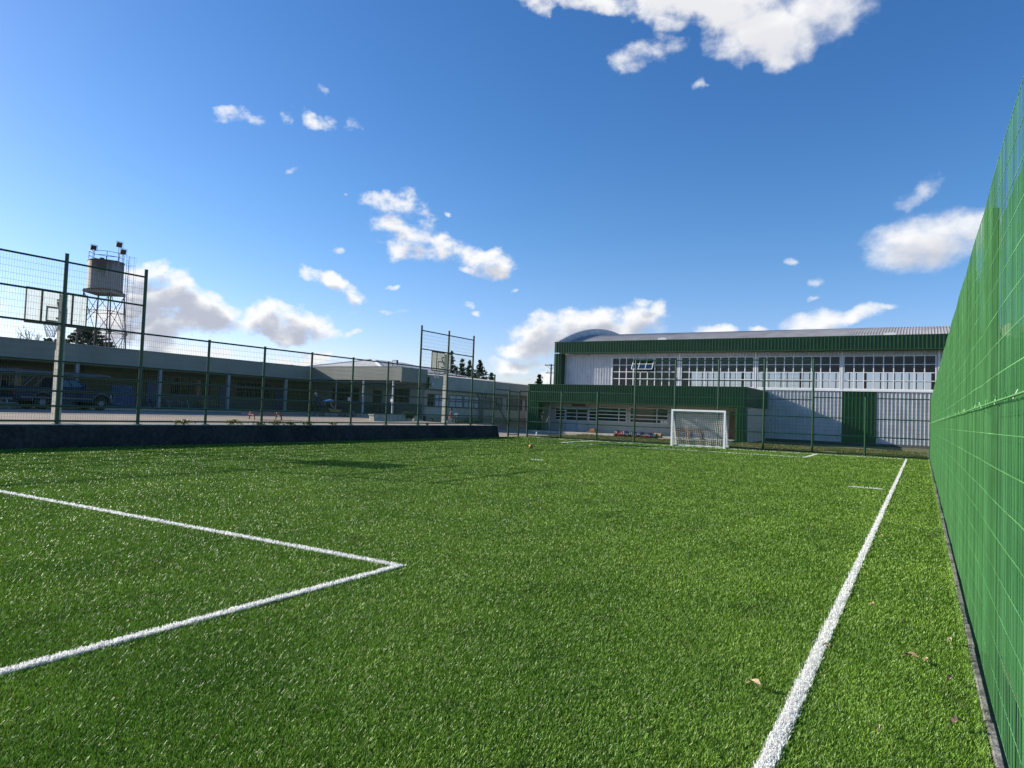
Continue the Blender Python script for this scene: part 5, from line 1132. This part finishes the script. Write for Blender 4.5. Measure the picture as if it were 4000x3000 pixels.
shrub(-33.0, -31.0, 40.5, 43.0, cz(-32, 42), .5, 26, 'dark bushes beside the ramp kerb behind the stone planter', 'bush', 'bush')
shrub(-31.5, -29.6, 45.5, 47.0, 0, .8, 26, 'dark spreading plant below the wing downpipes', 'bush', 'bush')
shrub(-31.3, -30.7, 37.6, 38.5, .95, .35, 16, 'scrubby weeds growing at the right end of the stone planter', 'weed', 'weed')
# verge grass beyond the back fence
vp = np.stack([rng.uniform(-23, .3, 60000), rng.uniform(40.95, 50.8, 60000)], 1)
msk = np.array([mnoise.noise(Vector((a * .55, b * .7, 3))) for a, b in vp]) > -.10; vp = vp[msk]
verge_m = leaf_mat('verge_blades', (.085, .125, .025), (.15, .14, .05), .25, .55, .4, .25, .8)
o = from_np('verge_grass', fibres(vp, .006, .07, .6, (0, 0)), 4, verge_m); tag(o, kind='stuff')

up = thing('utility_pole', (-46.7, 90, 0), 'dark utility pole with two crossarms rising beside the gymnasium', 'utility pole')
MB().tube((-46.7, 90, -.1), (-46.7, 90, 8.75), .15, 10, .11).build('pole', mat('creosote_wood', (.045, .04, .04), .9), up)
MB().box(-47.75, -45.6, 89.95, 90.05, 8.52, 8.64).build('crossarm', mat('creosote_wood', (.045, .04, .04), .9), up); MB().box(-47.5, -45.9, 89.95, 90.05, 7.4, 7.5).build('crossarm', mat('creosote_wood', (.045, .04, .04), .9), up)
q = MB()
for x in (-47.6, -47.0, -46.2, -45.7): q.lathe((x, 90, 8.65), [(.04, 0), (.07, .05), (.04, .1), (.06, .14), (.01, .18)], 8)
q.lathe((-47.4, 90, 7.51), [(.05, 0), (.09, .1), (.05, .3), (.02, .34)], 8); q.build('insulator', mat('porcelain', (.35, .33, .31), .3), up)
for s in (-1, 1): MB().bar((-46.7 + s * .75, 90, 8.5), (-46.7, 90, 7.95), .04).build('arm_brace', black_metal, up)

# yard beyond the right fence: a dark shed under a cream tank
sh = thing('garden_shed', (6.3, 38, 0), 'dark shed glimpsed through the bright green mesh on the right', 'shed')
MB().box(2.6, 9.5, 42.2, 46, -.05, 6.2).build('wall', mat('dark_boards', (.05, .055, .045), .8, var=.3), sh); MB().box(2.4, 9.7, 42.0, 46.2, 6.201, 6.32).build('roof', roof_sheet, sh)
tk = thing('water_tank', (3.9, 43.2, 6.32), 'cream domed water tank above the dark shed behind the right mesh fence', 'water tank')
MB().lathe((3.9, 43.4, 6.325), [(.36, 0), (.38, .05), (.38, .5), (.3, .68), (.15, .78), (.02, .8)], 20).build('tank_body', mat('cream_plastic', (.68, .64, .54), .5), tk); MB().lathe((3.9, 43.4, 7.11), [(.1, 0), (.1, .06), (.02, .07)], 12).build('lid', black_metal, tk)

# dead leaves on the turf
leafm = mat('dry_leaf', (.46, .33, .18), .7, var=.3, scale=30); leafd = mat('brown_leaf', (.25, .17, .10), .7, var=.3, scale=30)
LV = [(-.863, 4.505, .075, leafm, 'pale tan curled leaf on the turf left of the white sideline, nearest the camera'), (-.106, 6.635, .03, leafm, 'tiny tan leaf on the turf midway between sideline and fence'), (-.357, 7.09, .035, leafm, 'small orange leaf close to the right of the sideline'),
      (-.044, 5.7, .075, leafd, 'large reddish brown leaf on the turf between sideline and fence'), (.046, 5.66, .03, leafm, 'small orange leaf right of the large brown leaf'), (-.487, 11.503, .05, leafm, 'distant tan leaf right of the sideline'), (-.575, 5.566, .035, leafm, 'orange leaf touching the right edge of the sideline'),
      (.19, 4.6, .07, leafd, 'dry brown tuft of leaf by the edging blocks, nearest the fence'), (.20, 6.3, .04, leafm, 'orange leaf beside the edging blocks'), (.18, 5.35, .055, leafd, 'brown bent leaf beside the edging blocks'), (-.18, 4.25, .025, leafm, 'small pale round leaf on the turf right of the sideline')]
for x, y, s, m, lab in LV:
    r = thing('dead_leaf', (x, y, .024), lab, 'leaf', 'dead leaves on the turf'); q = MB(); n = 7; a = random.uniform(0, 6); c, d = math.cos(a), math.sin(a); top = []
    for k in range(n):
        t = k / (n - 1); w = s * .32 * math.sin(math.pi * min(.97, t * .95 + .05)) ** .8 * (1 + .25 * (k % 2)); zz = .026 + .022 * math.sin(t * 3) + .012
        for e in (-1, 0, 1): u, v = (t - .5) * s * 1.3, e * w; top.append((x + u * c - v * d, y + u * d + v * c, zz + abs(e) * .014))
    q.v = top
    for k in range(n - 1):
        for e in range(2): i = k * 3 + e; q.f.append((i, i + 1, i + 4, i + 3))
    q.build('blade', m, r); MB().tube(top[1], (top[1][0] - .3 * s * c, top[1][1] - .3 * s * d, .03), .002, 4).build('stalk', m, r)
